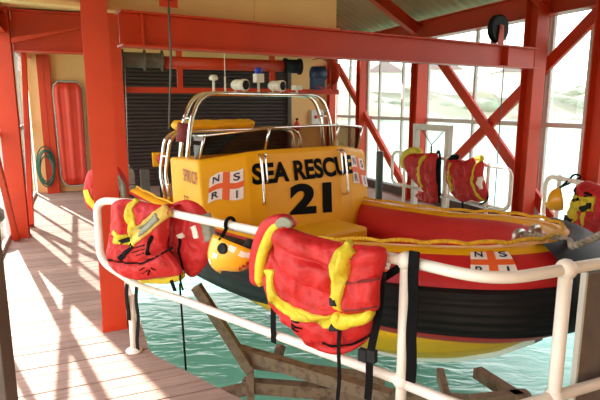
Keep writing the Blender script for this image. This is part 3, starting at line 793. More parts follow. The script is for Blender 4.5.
# ---- jacket at the left end of the railing
q = cz(90, 190, 4.0)
PJ = Plane(up((RA[1] + RA[2]) / 2, ZT), (RA[2] - RA[1]) + Vector((.25, -.05, 0)))
j1 = thing('life_jacket', PJ.O, 'red life jacket with yellow gathers hanging over the left end of the near railing', 'life jacket', 'life jackets on the railings')
f1 = Puff(PJ, q((98, 48), (140, 36), (190, 42), (250, 54), (300, 66), (322, 110), (316, 170), (310, 232), (345, 280), (372, 330), (330, 345), (270, 352), (200, 360), (130, 340), (84, 300), (73, 250), (80, 200), (90, 140), (92, 90)), .065, .085, .025, .010,
          (q((160, 40), (165, 90), (180, 130), (175, 190)), q((95, 165), (140, 190), (185, 215)), q((80, 280), (200, 292), (308, 238)), q((185, 190), (295, 80))), 1)
f1.build('front_panel', M['jred'], j1)
f2 = Puff(PJ, q((296, 130), (318, 70), (350, 46), (395, 40), (440, 62), (478, 108), (500, 160), (506, 215), (488, 262), (450, 318), (410, 350), (372, 318), (345, 280), (310, 240), (298, 190)), -.085, .05, .06, .007,
          (q((318, 90), (325, 200), (345, 270)),), 2)
f2.build('back_panel', M['jred'], j1)
f1.ribbon(q((165, 44), (160, 75), (172, 110), (182, 145), (172, 190)), .05, 'shoulder_strap', M['jyel'], j1, .010, .35)
f1.ribbon(q((98, 170), (120, 190), (165, 200), (190, 195)), .075, 'side_gather', M['jyel'], j1, .010, .3)
g = f1.ribbon(q((178, 192), (235, 145), (292, 84)), .085, 'yoke_band', M['jpale'], j1, .012, .15)
f1.ribbon(q((208, 165), (240, 140), (270, 105)), .055, 'reflective_patch', M['refl'], j1, .020)
f1.ribbon(q((78, 279), (140, 288), (200, 292), (260, 268), (308, 240)), .014, 'piping', M['blk'], j1, .008)
f1.ribbon(q((128, 272), (160, 245), (184, 212)), .032, 'webbing_strap', M['blk'], j1, .012)
f1.ribbon(q((252, 182), (246, 215), (248, 256)), .018, 'webbing_strap', M['blk'], j1, .010)
patch(f1, q((146, 200))[0], 9, .028, 'buckle', M['pad'], j1, -.3, .024)
for k, (a, b) in enumerate((((188, 228), (232, 214)), ((184, 244), (234, 230)), ((196, 258), (230, 246)), ((208, 318), (228, 306)), ((212, 334), (238, 318)), ((232, 346), (244, 318)), ((255, 306), (272, 318)))):
    f1.ribbon(q(a, b), .006, 'printed_text', M['ink'], j1, .004, .6)
sausage(PJ, q((196, 356), (260, 352), (320, 348), (378, 340)), (.05, .07, .08, .05), .04, .0, 'lining', M['jyel'], j1)
f2.ribbon(q((452, 98), (468, 150), (480, 204)), .062, 'reflective_patch', M['refl'], j1, .006)
f2.ribbon(q((418, 142), (428, 166), (434, 190)), .034, 'size_label', M['label'], j1, .006)
patch(f2, q((371, 181))[0], 6.5, .034, 'size_label', M['label'], j1, -.4, .006)
f2.ribbon(q((366, 190), (364, 240), (372, 290), (366, 320)), .016, 'webbing_strap', M['blk'], j1, .008)
strap(PJ, q((322, 340), (334, 380), (338, 405)), .028, .03, 'webbing_tail', M['blk'], j1)
strap(PJ, q((362, 340), (366, 372), (370, 402)), .014, .03, 'webbing_tail', M['blk'], j1)
# fold over the rail joining both halves
mb = MB(); rows = []
xa, xb = PJ.loc(*q((300, 70))[0])[0], PJ.loc(*q((345, 60))[0])[0]
for i in range(9):
    x = xa + (xb - xa) * i / 8; row = []
    for j in range(13):
        a = PI * j / 12; row.append(PJ.pt(x, .045 * math.sin(a) + .01 * math.sin(i) - (.09 if j in (0, 12) else .0), .09 * math.cos(a)))
    rows.append(row)
mb.grid(rows); mb.build('fold', M['jred'], j1)

# ---- big jacket in the middle of the railing
q = cz(245, 205, 2.5)
PK = Plane(up(RA[3].lerp(RA[4], .42), ZT), RA[4] - RA[3])
j2 = thing('life_jacket', PK.O, 'largest red life jacket with bright yellow bands draped over the middle of the railing', 'life jacket', 'life jackets on the railings')
f2 = Puff(PK, q((58, 150), (66, 120), (78, 95), (95, 120), (160, 160), (240, 200), (330, 230), (326, 270), (318, 315), (296, 348), (245, 372), (195, 362), (150, 330), (105, 285), (72, 240), (56, 200)), .055, .10, .03, .012,
          (q((110, 225), (200, 280), (310, 265)), q((200, 340), (250, 355), (305, 332))), 5, fx=11, fz=8)
f2.build('lower_panel', M['jred'], j2)
f1 = Puff(PK, q((72, 66), (90, 52), (150, 70), (230, 92), (300, 101), (345, 104), (356, 125), (346, 180), (340, 250), (320, 262), (255, 262), (225, 225), (170, 200), (112, 178), (80, 130)), .085, .085, .05, .010,
          (q((75, 100), (150, 125), (230, 148)), q((262, 95), (245, 150), (235, 215)), q((290, 105), (275, 160), (262, 190))), 6, fx=9, fz=8)
f1.build('upper_panel', M['jred'], j2)
f3 = Puff(PK, q((246, 188), (290, 184), (332, 180), (336, 220), (332, 262), (290, 268), (250, 270), (244, 230)), .135, .045, .03, .006, (), 7)
f3.build('pocket_flap', M['jred'], j2)
f3.ribbon(q((250, 196), (290, 191), (328, 188)), .010, 'hem', M['maroon'], j2, .004)
f3.ribbon(q((252, 262), (290, 260), (326, 255)), .010, 'hem', M['maroon'], j2, .004)
f1.ribbon(q((257, 106), (246, 130), (240, 165), (238, 200), (230, 240), (228, 262)), .08, 'shoulder_strap', M['jyel'], j2, .024, .22)
f2.ribbon(q((66, 160), (70, 190), (84, 226), (115, 252), (160, 272), (205, 284), (235, 285)), .058, 'waist_band', M['jyel'], j2, .017, .14)
sausage(PK, q((222, 270), (238, 290), (265, 288), (300, 282), (318, 264)), (.05, .08, .06, .05, .03), .03, .155, 'gather', M['jyel'], j2, .012, 3)
patch(f1, q((228, 238))[0], 10, .03, 'buckle', M['pad'], j2, 0, .03)
patch(f2, q((238, 298))[0], 9, .03, 'buckle', M['pad'], j2, 0, .03)
f2.ribbon(q((198, 342), (225, 352), (255, 356), (300, 334), (310, 326)), .012, 'piping', M['blk'], j2, .006)
for a, b in (((120, 268), (150, 288)), ((124, 282), (156, 302)), ((134, 296), (150, 308)), ((128, 290), (130, 302))):
    f2.ribbon(q(a, b), .007, 'printed_text', M['ink'], j2, .004, .6)
# dark fold of the arm hole
sausage(PK, q((85, 165), (105, 185), (135, 198), (165, 212)), (.02, .05, .06, .02), .02, .10, 'arm_hole', M['jred'], j2)
strap(PK, q((75, 238), (72, 290), (70, 345)), .036, .03, 'webbing_tail', M['blk'], j2)
strap(PK, q((238, 298), (236, 380), (233, 488)), .019, .16, 'webbing_tail', M['blk'], j2)
strap(PK, q((345, 165), (338, 250), (318, 350), (306, 488)), .038, .09, 'webbing_tail', M['blk'], j2)
mb = MB()
for cx, cy in ((300, 372), (322, 374)):
    x, z = PK.loc(*q((cx, cy))[0], .09); mb.box((-.022, -.03, 0), (.022, .03, .03), lambda a, b, c: PK.pt(x + a, z + b, .09 + c))
mb.build('buckle', M['pad'], j2, bevel=.004)
# upright collar lobe at its left
sausage(PK, q((36, 203), (34, 150), (44, 95), (66, 52), (98, 44), (112, 62)), (.07, .085, .09, .09, .085, .06), .05, .075, 'collar', M['jred'], j2)
sausage(PK, q((38, 204), (40, 150), (54, 98), (74, 60), (90, 50)), (.045, .055, .055, .05, .03), .03, .105, 'collar_lining', M['jyel'], j2)
sausage(PK, q((78, 52), (98, 42), (118, 52)), (.04, .05, .04), .012, .135, 'reflective_patch', M['refl'], j2, .002)

# ---- the two on the far railing
q = cz(385, 120, 4.21)
PF = Plane(W(4.27, 5.6, ZT), W(0, -1))
j3 = thing('life_jacket', W(4.27, 6.0, ZT), 'red life jacket with yellow collar on the far railing beside the pale hoist frame', 'life jacket', 'life jackets on the railings')
f = Puff(PF, q((84, 165), (112, 140), (150, 142), (212, 138), (224, 160), (226, 220), (222, 290), (210, 330), (165, 295), (125, 255), (95, 215)), .06, .08, .05, .012, (q((125, 150), (120, 200), (135, 260)), q((185, 150), (185, 220), (190, 300))), 11, fx=16)
f.build('front_panel', M['jred'], j3)
f.ribbon(q((168, 150), (156, 185), (150, 225), (158, 285)), .05, 'shoulder_strap', M['jyel'], j3, .01, .5)
f.ribbon(q((214, 160), (214, 230), (214, 320)), .05, 'webbing_strap', M['blk'], j3, .008)
sausage(PF, q((86, 205), (80, 170), (96, 138), (128, 128), (152, 138)), (.08, .10, .10, .09, .05), .05, .06, 'collar', M['jyel'], j3)
f = Puff(PF, q((130, 318), (165, 300), (212, 300), (222, 330), (210, 352), (170, 345)), .03, .05, .04, .01, (), 12); f.build('lower_panel', M['jred'], j3)
strap(PF, q((216, 150), (232, 145), (228, 350)), .04, .03, 'webbing_tail', M['blk'], j3)
j4 = thing('life_jacket', W(4.27, 5.1, ZT), 'red life jacket with thin yellow trim on the far railing before the crossed braces', 'life jacket', 'life jackets on the railings')
f = Puff(PF, q((264, 165), (300, 158), (335, 172), (380, 156), (415, 178), (412, 230), (425, 275), (436, 318), (405, 345), (365, 338), (325, 345), (288, 312), (265, 250)), .06, .09, .05, .012,
         (q((310, 175), (305, 250), (315, 330)), q((350, 175), (345, 250), (355, 330)), q((385, 165), (372, 240), (398, 340))), 13, fx=16)
f.build('front_panel', M['jred'], j4)
f.ribbon(q((282, 180), (274, 230), (286, 300)), .04, 'shoulder_strap', M['jyel'], j4, .008, .5)
f.ribbon(q((392, 160), (374, 235), (384, 290), (402, 342)), .025, 'piping', M['jyel'], j4, .008)
f.ribbon(q((393, 240), (396, 265), (402, 292)), .035, 'size_label', M['label'], j4, .010)
sausage(PF, q((272, 175), (290, 158), (310, 156)), (.06, .08, .05), .03, .09, 'webbing_bundle', M['blk'], j4)
sausage(PF, q((378, 158), (400, 158), (412, 172)), (.05, .07, .05), .03, .08, 'collar', M['jyel'], j4)
f.ribbon(q((318, 182), (340, 178), (352, 172)), .03, 'grab_loop', M['jred'], j4, .03)
strap(PF, q((330, 340), (328, 365), (336, 398)), .03, .06, 'webbing_tail', M['blk'], j4)
strap(PF, q((425, 290), (436, 320), (420, 345), (400, 355)), .02, .06, 'webbing_tail', M['blk'], j4)
# ---- right edge jacket
q = cz(545, 170, 4.44)
PG = Plane(W(4.05, 2.9, ZT), W(3.7, 1.7) - W(4.19, 3.72))
j5 = thing('life_jacket', W(4.0, 2.9, ZT), 'red life jacket with yellow-green straps at the right edge beside a yellow helmet', 'life jacket', 'life jackets on the railings')
f = Puff(PG, q((150, 95), (180, 48), (244, 66), (330, 95), (390, 160), (380, 300), (310, 365), (230, 370), (160, 352), (108, 315), (98, 260), (135, 190)), .06, .12, .05, .014, (q((190, 160), (190, 300), (205, 360)), q((150, 90), (200, 130), (244, 150)), q((150, 210), (160, 260), (150, 300))), 21, fx=12)
f.build('front_panel', M['jred'], j5)
f.ribbon(q((108, 285), (118, 230), (145, 165), (170, 135)), .13, 'side_gather', M['jyel'], j5, .012, .25)
f.ribbon(q((140, 140), (185, 150), (240, 150)), .12, 'shoulder_strap', M['jyel'], j5, .014, .25)
f.ribbon(q((200, 170), (192, 230), (205, 320)), .025, 'piping', M['jyel'], j5, .012)
f.ribbon(q((105, 212), (125, 222), (140, 232)), .06, 'buckle', M['pad'], j5, .03); f.ribbon(q((195, 175), (212, 160), (232, 158)), .05, 'buckle', M['pad'], j5, .034)
f.ribbon(q((128, 82), (140, 110), (160, 130)), .06, 'webbing_strap', M['blk'], j5, .012)
for a, b in (((196, 100), (222, 112)), ((196, 114), (220, 126)), ((204, 128), (218, 134))): f.ribbon(q(a, b), .02, 'printed_text', M['ink'], j5, .008, .5)
# ---- jacket behind the near left column
c = atu(107, 184, 4.6)
PH = Plane(c, (1, .15, 0))
j6 = thing('life_jacket', c, 'red life jacket mostly hidden behind the tall near left column', 'life jacket', 'life jackets on the railings')
f = Puff(PH, [(88, 172), (104, 164), (118, 167), (127, 180), (129, 196), (122, 212), (104, 214), (88, 208), (84, 192)], 0, .07, .05, .008, ([(113, 166), (122, 182), (122, 205)],), 31)
f.build('front_panel', M['jred'], j6)
f.ribbon([(116, 176), (122, 186), (124, 202)], .05, 'reflective_patch', M['refl'], j6, .008)
f.ribbon([(85, 190), (90, 200), (97, 208)], .06, 'side_gather', M['jyel'], j6, .01, .2)
# hook that carries it on the column
mb = MB(); w0 = W(.215, 4.07, 1.22); mb.tube(catmull([w0, w0 + W(0, .08), Vector((c.x, c.y, 1.10)), Vector((c.x, c.y, c.z + .05))], 5), .008, 8); mb.build('hanging_loop', M['blk'], j6)

# ================================================================== HELMETS
def helmet(C, axis, right, R_, label, patches, holes, textside=None, strapto=None):
    """open bowl: axis points out of the opening"""
    axis = axis.normalized(); right = (right - axis * right.dot(axis)).normalized(); fwd = axis.cross(right)
    e = thing('helmet', C, label, 'helmet')
    def S(a, h, k=1.0):   # a angle round, h 0 rim .. 1 crown
        rim = R_ * (1.0 - .04 * math.cos(2 * a)); dep = R_ * 1.22
        cr_ = math.cos(h * PI / 2) ** .75; lip = .02 * math.cos(a)
        return C + (right * math.cos(a) * 1.06 + fwd * math.sin(a) * .92) * rim * cr_ * k - axis * (dep * math.sin(h * PI / 2) * k - lip)
    n = 36; mb = MB(); mb.grid([[S(2 * PI * j / n, i / 10) for j in range(n)] for i in range(11)], closed=True)
    mb.grid([[S(2 * PI * j / n, 0, 1 - .07 * i) for j in range(n)] for i in range(2)], closed=True); mb.build('shell', M['helm'], e)
    mb = MB(); mb.grid([[S(2 * PI * j / n, i / 10, .93) for j in range(n)] for i in range(11)], closed=True); mb.build('lining', M['pad'], e)
    for a in holes:
        mb = MB(); p = S(a, .22, 1.0); d = (p - C).normalized(); mb.lathe([(.0, .004), (.012, .006), (.016, .009), (.026, .009), (.029, .0)], p, d, 20); mb.build('ear_hole', M['pad'], e)
    for a0, a1, h0, h1 in patches:
        mb = MB(); mb.grid([[S(a0 + (a1 - a0) * i / 6, h0 + (h1 - h0) * j / 3, 1.012) for i in range(7)] for j in range(4)]); mb.build('reflective_patch', M['label'], e)
    return e, S
# the helmet hangs under the railing between the two big jackets
c = on_plane(238, 243.5, up(RA[2].lerp(RA[3], .72), 0) + PK.n * .04, PK.n)
toC = (E0 - c).normalized(); rt = Vector((1, 0, 0)); u_ = rt.cross(-toC); rt = toC.cross(Vector((0, 0, 1))) * -1
rt = Vector((0, 0, 1)).cross(toC).normalized(); uu = toC.cross(rt).normalized()
axis = uu * .82 + rt * .50 + toC * .03
e, S = helmet(c, axis, rt, .142, 'orange-yellow helmet hanging from the near railing between two life jackets', [], [])
def ang_of(S, c, px, py, k=1.0):
    best = None
    for ia in range(120):
        for ih in range(0, 36):
            a = 2 * PI * ia / 120; h = ih / 40; p = S(a, h)
            if (p - c).dot(E0 - c) < 0: continue
            x, y = project(p); d = (x - px) ** 2 + (y - py) ** 2
            if best is None or d < best[0]: best = (d, a, h)
    return best[1], best[2]
q = cz(205, 220, 5.714)
for cx, cy in ((155, 165), (212, 192), (58, 205), (28, 236), (252, 205)):
    a, h = ang_of(S, c, *q((cx, cy))[0]); mb = MB()
    mb.grid([[S(a + (i / 6 - .5) * .26, min(.98, max(.02, h + (j / 3 - .5) * .12)), 1.014) for i in range(7)] for j in range(4)]); mb.build('reflective_patch', M['label'], e)
a, h = ang_of(S, c, *q((100, 168))[0]); p = S(a, h); d = (p - c).normalized()
mb = MB(); mb.lathe([(0, .003), (.014, .004), (.018, .009), (.028, .009), (.032, -.005)], p, d, 20); mb.build('ear_hole', M['pad'], e)
a0, h0 = ang_of(S, c, *q((190, 300))[0]); a1, h1 = ang_of(S, c, *q((256, 280))[0]); a2, h2 = ang_of(S, c, *q((190, 272))[0])
mb = MB(); da = (a1 - a0 + PI) % (2 * PI) - PI; db = (a2 - a0 + PI) % (2 * PI) - PI
put_text(mb, 'ano', lambda x, y: S(a0 + da * x + db * y, h0 + (h1 - h0) * x + (h2 - h0) * y, 1.012), .02)
mb.build('lettering', M['redink'], e)
Pk = PK
railp = on_plane(230, 224, up(RA[2].lerp(RA[3], .7), 0), PK.n)
mb = MB(); tp = on_plane(222, 238, c, PK.n); ring = [railp + (PK.n * math.cos(t) + Vector((0, 0, 1)) * math.sin(t)) * .036 for t in [PI * 1.4 - i * PI * 1.6 / 12 for i in range(13)]]
aa, hh = ang_of(S, c, *q((92, 96))[0]); mb.tube([S(aa, .05, 1.0), ring[-1].lerp(S(aa, .05), .5)] + list(reversed(ring)) , .011, 8)
mb.build('chin_strap', M['blk'], e)
rp2 = on_plane(242, 236, c + PK.n * .0, PK.n)
mb = MB(); aa, hh = ang_of(S, c, *q((205, 180))[0])
pts = [S(aa + i * .12, .02, .96) for i in range(6)]
rows = [[p_ + axis.normalized() * k for p_ in pts] for k in (-.02, .02, .05, .055)]
mb.grid(rows); mb.build('ear_pad', M['pad'], e).modifiers.new('thick', 'SOLIDIFY').thickness = .02
# second helmet on the right railing
c2 = on_plane(571, 198, W(4.12, 3.25, 0), PG.n); c2 = c2 + PG.n * .1
toC = (E0 - c2).normalized(); rt = Vector((0, 0, 1)).cross(toC).normalized(); uu = toC.cross(rt).normalized()
e, S = helmet(c2, rt * .85 + uu * .35 - toC * .12, uu, .105, 'amber yellow helmet hanging on the right railing beside the red life jacket', [(2.6, 3.0, .05, .2)], [4.4])
mb = MB(); rp = on_plane(574, 180, W(4.12, 3.25, 0), PG.n)
mb.tube(catmull([S(.5, .02), rp + Vector((-.05, 0, .0)), rp + Vector((0, 0, .05)), rp + Vector((.05, 0, .02)), S(-.5, .02)], 6), .010, 8); mb.build('chin_strap', M['blk'], e)

# ================================================================== LOOSE STRAPS ON THE RAILING
def hang(px0, py0, px1, py1, w, O, label, cat='strap', name='webbing_strap', off=.03, th=.006):
    pl = Plane(O, RA[4] - RA[3]); return tag(strap(pl, [(px0, py0), ((px0 + px1) / 2, (py0 + py1) / 2), (px1, py1)], w, off, name, M['blk'], None, th), label, cat)
hang(415, 251, 411, 381, .046, up(P1, 0), 'black webbing strap hanging beside the near railing post', off=.03, th=.012)
hang(127.5, 284, 128.5, 320, .034, up(PL, 0), 'short black strap hanging left of the white post by the slip', off=.03)
hang(137, 287, 138.5, 349, .030, up(PL, 0), 'long black strap hanging right of the white post by the slip', off=.03)
pl = Plane(up(RA[2], 0), RA[3] - RA[2]); mb = MB(); a = on_plane(180, 288, up(RA[2], 0), pl.n); b = on_plane(186, 370, up(RA[2], 0), pl.n); mb.tube([a + Vector((0, 0, .03)), a, b], .007, 8)
tag(mb.build('lashing_cord', M['blk']), 'thin dark cord hanging from the lower rail over the water', 'cord')
# strap loop from the rail to the bow lashing
mb = MB(); mb.bar(on_plane(379, 281, up(P1, 0), PK.n), on_plane(402, 266, up(P1, 0), PK.n), .035, .006, up=PK.n)
tag(mb.build('webbing_strap', M['blk']), 'short black strap slanting from jacket to railing post', 'strap')

# ================================================================== RIGHT FOREGROUND BOARD
rd = (PE - P2).normalized(); nb = Vector((rd.y, -rd.x, 0)); nb = nb if nb.y > 0 else -nb
o = up(P2, 0) + nb * .06; A_ = on_plane(583, 300, o, nb); s0_ = (A_ - o).dot(rd)
e = thing('notice_board', o + rd * (s0_ + .3), 'brown-grey board with a pale edge standing behind the right railing', 'board')
mb = MB(); mb.box((s0_ + .012, 0, .02), (s0_ + .7, .02, .90), lambda a, b, c: o + rd * a + nb * b + Vector((0, 0, c))); mb.build('panel', M['board'], e)
mb = MB(); mb.box((s0_, -.004, .02), (s0_ + .014, .024, .91), lambda a, b, c: o + rd * a + nb * b + Vector((0, 0, c))); mb.build('edge_strip', M['paleg'], e)

# ================================================================== HOIST GEAR
# pulley on the main beam, right
c = on_plane(498, 31, W(4.6, bl(4.6)), BD.cross(Vector((0, 0, 1))).normalized()); zt = 2.315
e = thing('pulley', up(c, zt), 'black pulley wheel in a red bracket on top of the main beam', 'pulley')
nb2 = BD.cross(Vector((0, 0, 1))).normalized(); axd = BD
axle = nb2
mb = MB(); rr = .15; cc = up(c, zt + .175)
mb.lathe([(.02, -.028), (rr * .82, -.028), (rr, -.03), (rr, -.018), (rr * .84, -.006), (rr * .84, .006), (rr, .018), (rr, .03), (rr * .82, .028), (.02, .028)], cc, axle, 32); mb.build('wheel', M['rub'], e)
mb = MB()
for k in (-.045, .045): mb.prism([(-.05, 0), (.05, 0), (.03, .21), (-.03, .21)], up(c, zt) + axle * (k - .006), up(c, zt) + axle * (k + .006), BD, Vector((0, 0, 1)))
mb.tube([cc - axle * .06, cc + axle * .06], .018, 10); mb.build('bracket', M['steel'], e)
mb = MB(); a = cc + BD * .145; b = atz(503, 222, .02); mb.tube([a, Vector((a.x, a.y, .02))], .006, 8)
tag(mb.build('hoist_cable', M['greyd']), 'thin steel cable dropping from the pulley in front of the crossed braces', 'cable')
# upper left pulley block and cable
c = atu(168.5, 4, 3.86); e = thing('pulley_block', up(c, 2.33), 'red pulley block at the top holding a cable above the console', 'pulley')
mb = MB()
for k in (-.03, .03): mb.bar(up(c, 2.32) + BD * k, up(c, 2.62) + BD * k, .012, .07, up=BD)
mb.build('bracket', M['steel'], e); mb = MB(); mb.lathe([(.01, -.02), (.06, -.022), (.05, 0), (.06, .022), (.01, .02)], up(c, 2.42), BD, 20); mb.build('wheel', M['rub'], e)
mb = MB(); mb.bar(up(c, 2.60), up(c, 2.60) + W(0, .10), .05, .05); mb.build('arm', M['steel'], e)
mb = MB(); b = BT(4.0, .84, 1.40); mb.tube([up(c, 2.37), up(c, 1.96), b], .008, 8); tag(mb.build('hoist_cable', M['greyd']), 'dark cable running down left from the pulley block to the boat stern frame', 'cable')
# winch frame behind the roll bar
U0 = 7.45
e = thing('winch', W(2.4, U0, 1.8), 'red hoist winch with long drum shaft under the loft behind the roll bar', 'winch')
a, b = atu(164, 65, U0), atu(283, 66, U0); mb = MB(); mb.tube([up(a, 2.22), up(b, 2.22)], .085, 18); mb.build('drum_shaft', M['steel'], e)
mb = MB(); a, b = atu(126, 92, U0), atu(338, 91, U0); mb.bar(up(a, 1.85), up(b, 1.85), .07, .075); mb.build('lower_rail', M['steel'], e)
mb = MB(); a, b = atu(112, 52, U0), atu(340, 52, U0); mb.bar(up(a, 2.43), up(b, 2.43), .12, .06); mb.build('upper_rail', M['steel'], e)
for px in (179.5, 272, 334): 
    mb = MB(); a = atu(px, 70, U0); mb.bar(up(a, 1.85), up(a, 2.42), .07, .07, up=W(0, 1)); mb.build('post', M['steel'], e)
mb = MB(); a = atu(283, 66, U0); d = W(1, 0); mb.lathe([(.05, 0), (.12, .0), (.12, .03), (.10, .04), (.10, .22), (.12, .23), (.12, .26), (.04, .26)], up(a, 2.22) + d * .02, d, 24); mb.build('cable_drum', M['rub'], e)
mb = MB(); a = atu(318, 74, U0); mb.lathe([(.06, -.12), (.11, -.1), (.12, .1), (.07, .12)], up(a, 2.12), d, 20); mb.box((-.1, -.09, -.24), (.08, .09, -.05), lambda x, y, z: up(a, 2.12) + d * x + W(0, y) + Vector((0, 0, z))); mb.build('motor', M['dblue'], e)
mb = MB(); a = atu(322, 73, U0); rows = []
for i in range(25):
    t = -PI * .65 + i / 24 * PI * 1.3; ct = up(a, 2.13)
    rows.append([ct + W(0, -.13) + (d * math.cos(t) + Vector((0, 0, math.sin(t)))) * .24, ct + W(0, .13) + (d * math.cos(t) + Vector((0, 0, math.sin(t)))) * .24])
mb.grid(rows, smooth=True); g = mb.build('guard', M['steel'], e); g.modifiers.new('thick', 'SOLIDIFY').thickness = .012
mb = MB(); a = atu(144, 65, U0); mb.lathe([(.05, -.28), (.14, -.28), (.14, -.26), (.10, -.25), (.10, -.01), (.14, 0), (.14, .02), (.10, .03), (.10, .22), (.14, .23), (.14, .25), (.05, .25)], up(a, 2.24), d, 20); mb.build('cable_drum', M['darkwood'], e)
# two strip lights under the loft are hidden; electrical box and extinguisher on the cream wall
p = atu(317, 117, 10.88); e = thing('electrical_box', p, 'pale grey electrical box with a red knob on the cream back wall', 'electrical box')
mb = MB(); mb.box((-.15, -.05, -.16), (.15, .05, .16), lambda a, b, c: p + W(a, b) + Vector((0, 0, c))); mb.build('case', M['paleg'], e, bevel=.008)
mb = MB(); mb.lathe([(.04, 0), (.035, .03), (0, .032)], p + W(-.05, -.05), -W(0, 1), 16); mb.build('knob', M['tube'], e)
p = atu(297, 124, 10.84); e = thing('fire_extinguisher', up(p, 1.12), 'small red bottle with dark cap against the back wall beside the electrical box', 'extinguisher')
mb = MB(); mb.lathe([(.05, 0), (.06, .01), (.06, .16), (.025, .21), (.022, .24)], up(p, 1.08)); mb.build('bottle', M['tube'], e)
mb = MB(); mb.lathe([(.03, .235), (.03, .28), (0, .285)], up(p, 1.08)); mb.build('cap', M['pad'], e)
mb = MB(); bbox(mb, 4.42, 4.62, 10.74, 10.95, 1.05, 1.075); tag(mb.build('wall_shelf', M['cream']), 'small shelf on the cream back wall holding the red bottle', 'shelf')

# ================================================================== LEFT END OF THE DECK
# red ridged rescue sled standing against the cream wall
pl = Plane(W(-.15, 10.80, 0), W(1, 0)); 
e = thing('rescue_sled', W(-.15, 10.8, 0), 'long red ridged rescue sled standing upright against the cream end wall', 'rescue sled')
x0, x1 = pl.loc(57, 130)[0], pl.loc(85, 130)[0]; zb_, zt_ = .12, 2.08; hw = (x1 - x0) / 2; xm = (x0 + x1) / 2
def outl(z):
    q = 1.0; 
    if z > zt_ - .22: q = math.sqrt(max(0, 1 - ((z - zt_ + .22) / .22) ** 2)) * .35 + .65
    if z < zb_ + .3: q = math.sqrt(max(0, 1 - ((zb_ + .3 - z) / .3) ** 2)) * .5 + .5
    return hw * q * (1 - .1 * (zt_ - z) / 2)
mb = MB(); rows = []
for i in range(41):
    z = zb_ + (zt_ - zb_) * i / 40; o_ = outl(z); k = min(1, i / 3, (40 - i) / 3); row = []
    for j in range(33):
        x = -1 + 2 * j / 32; rid = .03 * max(0, math.sin((x + 1) * PI * 2.5)) ** .6 if abs(x) < .97 else 0
        row.append(pl.pt(xm + x * o_, z, (.05 + .05 * math.sqrt(max(0, 1 - x * x)) + rid) * k))
    rows.append(row)
mb.grid(rows); sl = mb.build('shell', M['sled'], e); sl.modifiers.new('thick', 'SOLIDIFY').thickness = .008
mb = MB(); ring = [pl.pt(xm + outl(zb_ + (zt_ - zb_) * i / 30) * 1.04, zb_ + (zt_ - zb_) * i / 30, .03) for i in range(31)]
ring += [pl.pt(xm - outl(zb_ + (zt_ - zb_) * i / 30) * 1.04, zb_ + (zt_ - zb_) * i / 30, .03) for i in range(30, -1, -1)]
mb.tube(ring, .02, 10, closed=True); mb.build('rim_tube', M['ropeg'], e)
# red cupboard and hose
mb = MB(); bbox(mb, -.62, -.40, 10.78, 10.94, 0, 2.55); bbox(mb, -.605, -.515, 10.77, 10.78, .05, 2.5); bbox(mb, -.505, -.415, 10.77, 10.78, .05, 2.5)
tag(mb.build('wall_cupboard', M['steel']), 'tall narrow red cupboard in the left corner behind the green hose', 'cupboard')
mb = MB(); P = []
cx, cz_ = atu(47, 172, 10.72), None
for i in range(150):
    t = i / 24 * 2 * PI; k = 1 - .30 * (i / 150) + .08 * math.sin(i * .11); w = .15 * k + .012 * math.sin(i * .23); h_ = .36 * k + .02 * math.sin(i * .17)
    c0 = up(cx, .50 + .02 * math.sin(i * .05)); P.append(c0 + W(1, 0) * math.cos(t) * w + Vector((0, 0, math.sin(t) * h_)) - W(0, 1) * (.012 * (i / 24)))
mb.tube(P, .012, 7); e = tag(mb.build('garden_hose', M['hoseg']), 'coiled dark green hose hung on the red cupboard', 'hose')
# counterweight, bollards, stop box
p = atz(130.5, 204, 0.0); p = atu(130.5, 200, 8.9)
e = thing('counterweight', up(p, 0), 'grey block with rounded top hung on a thin cable before the shutter', 'counterweight')
mb = MB(); f_ = lambda a, b, c: up(p, 0) + W(a, b) + Vector((0, 0, c)); mb.box((-.09, -.08, .0), (.09, .08, .36), f_); mb.box((-.085, -.075, .37), (.085, .075, .56), f_)
mb.lathe([(.075, -.07), (.075, .07)], up(p, .57), W(0, 1), 20); mb.build('block', M['grey'], e, bevel=.008)
mb = MB(); mb.tube([up(p, .64), up(p, .70)], .02, 8); mb.tube([up(p, .70), up(p, 2.78) + W(.08, .4)], .005, 6); mb.build('cable', M['brass'], e)
p = atu(146, 200, 8.75); mb = MB(); mb.box((-.07, -.07, 0), (.07, .07, .62), lambda a, b, c: up(p, 0) + W(a, b) + Vector((0, 0, c))); tag(mb.build('bollard', M['greyd'], bevel=.008), 'plain grey square bollard beside the yellow and red stop box', 'bollard')
p = atu(160, 159, 8.8); e = thing('stop_switch', up(p, 0), 'yellow box with a red button on a dark stand left of the boat', 'switch')
mb = MB(); mb.box((-.12, -.05, -.12), (.12, .05, .11), lambda a, b, c: p + W(a, b) + Vector((0, 0, c))); mb.build('case', M['yel'], e, bevel=.01)
mb = MB(); mb.lathe([(.10, 0), (.10, .03), (.08, .06), (0, .065)], p + W(.03, -.05), -W(0, 1), 8); mb.build('button', M['tube'], e)
mb = MB(); mb.bar(up(p, 0), up(p, p.z - .12), .05, .05, up=W(0, 1)); mb.bar(up(p, .01) - W(.12, 0), up(p, .01) + W(.12, 0), .2, .02); mb.build('stand', M['pad'], e)
# capped bollard at the left edge
p = atz(-3, 238, 0); e = thing('bollard', p, 'short white bollard with a dark rounded cap at the left picture edge', 'bollard')
mb = MB(); mb.lathe([(.09, 0), (.085, .22), (.08, .23)], p); mb.build('body', M['paleg'], e); mb = MB(); mb.lathe([(.10, .22), (.115, .26), (.115, .34), (.07, .40), (0, .41)], p); mb.build('cap', M['greyd'], e)

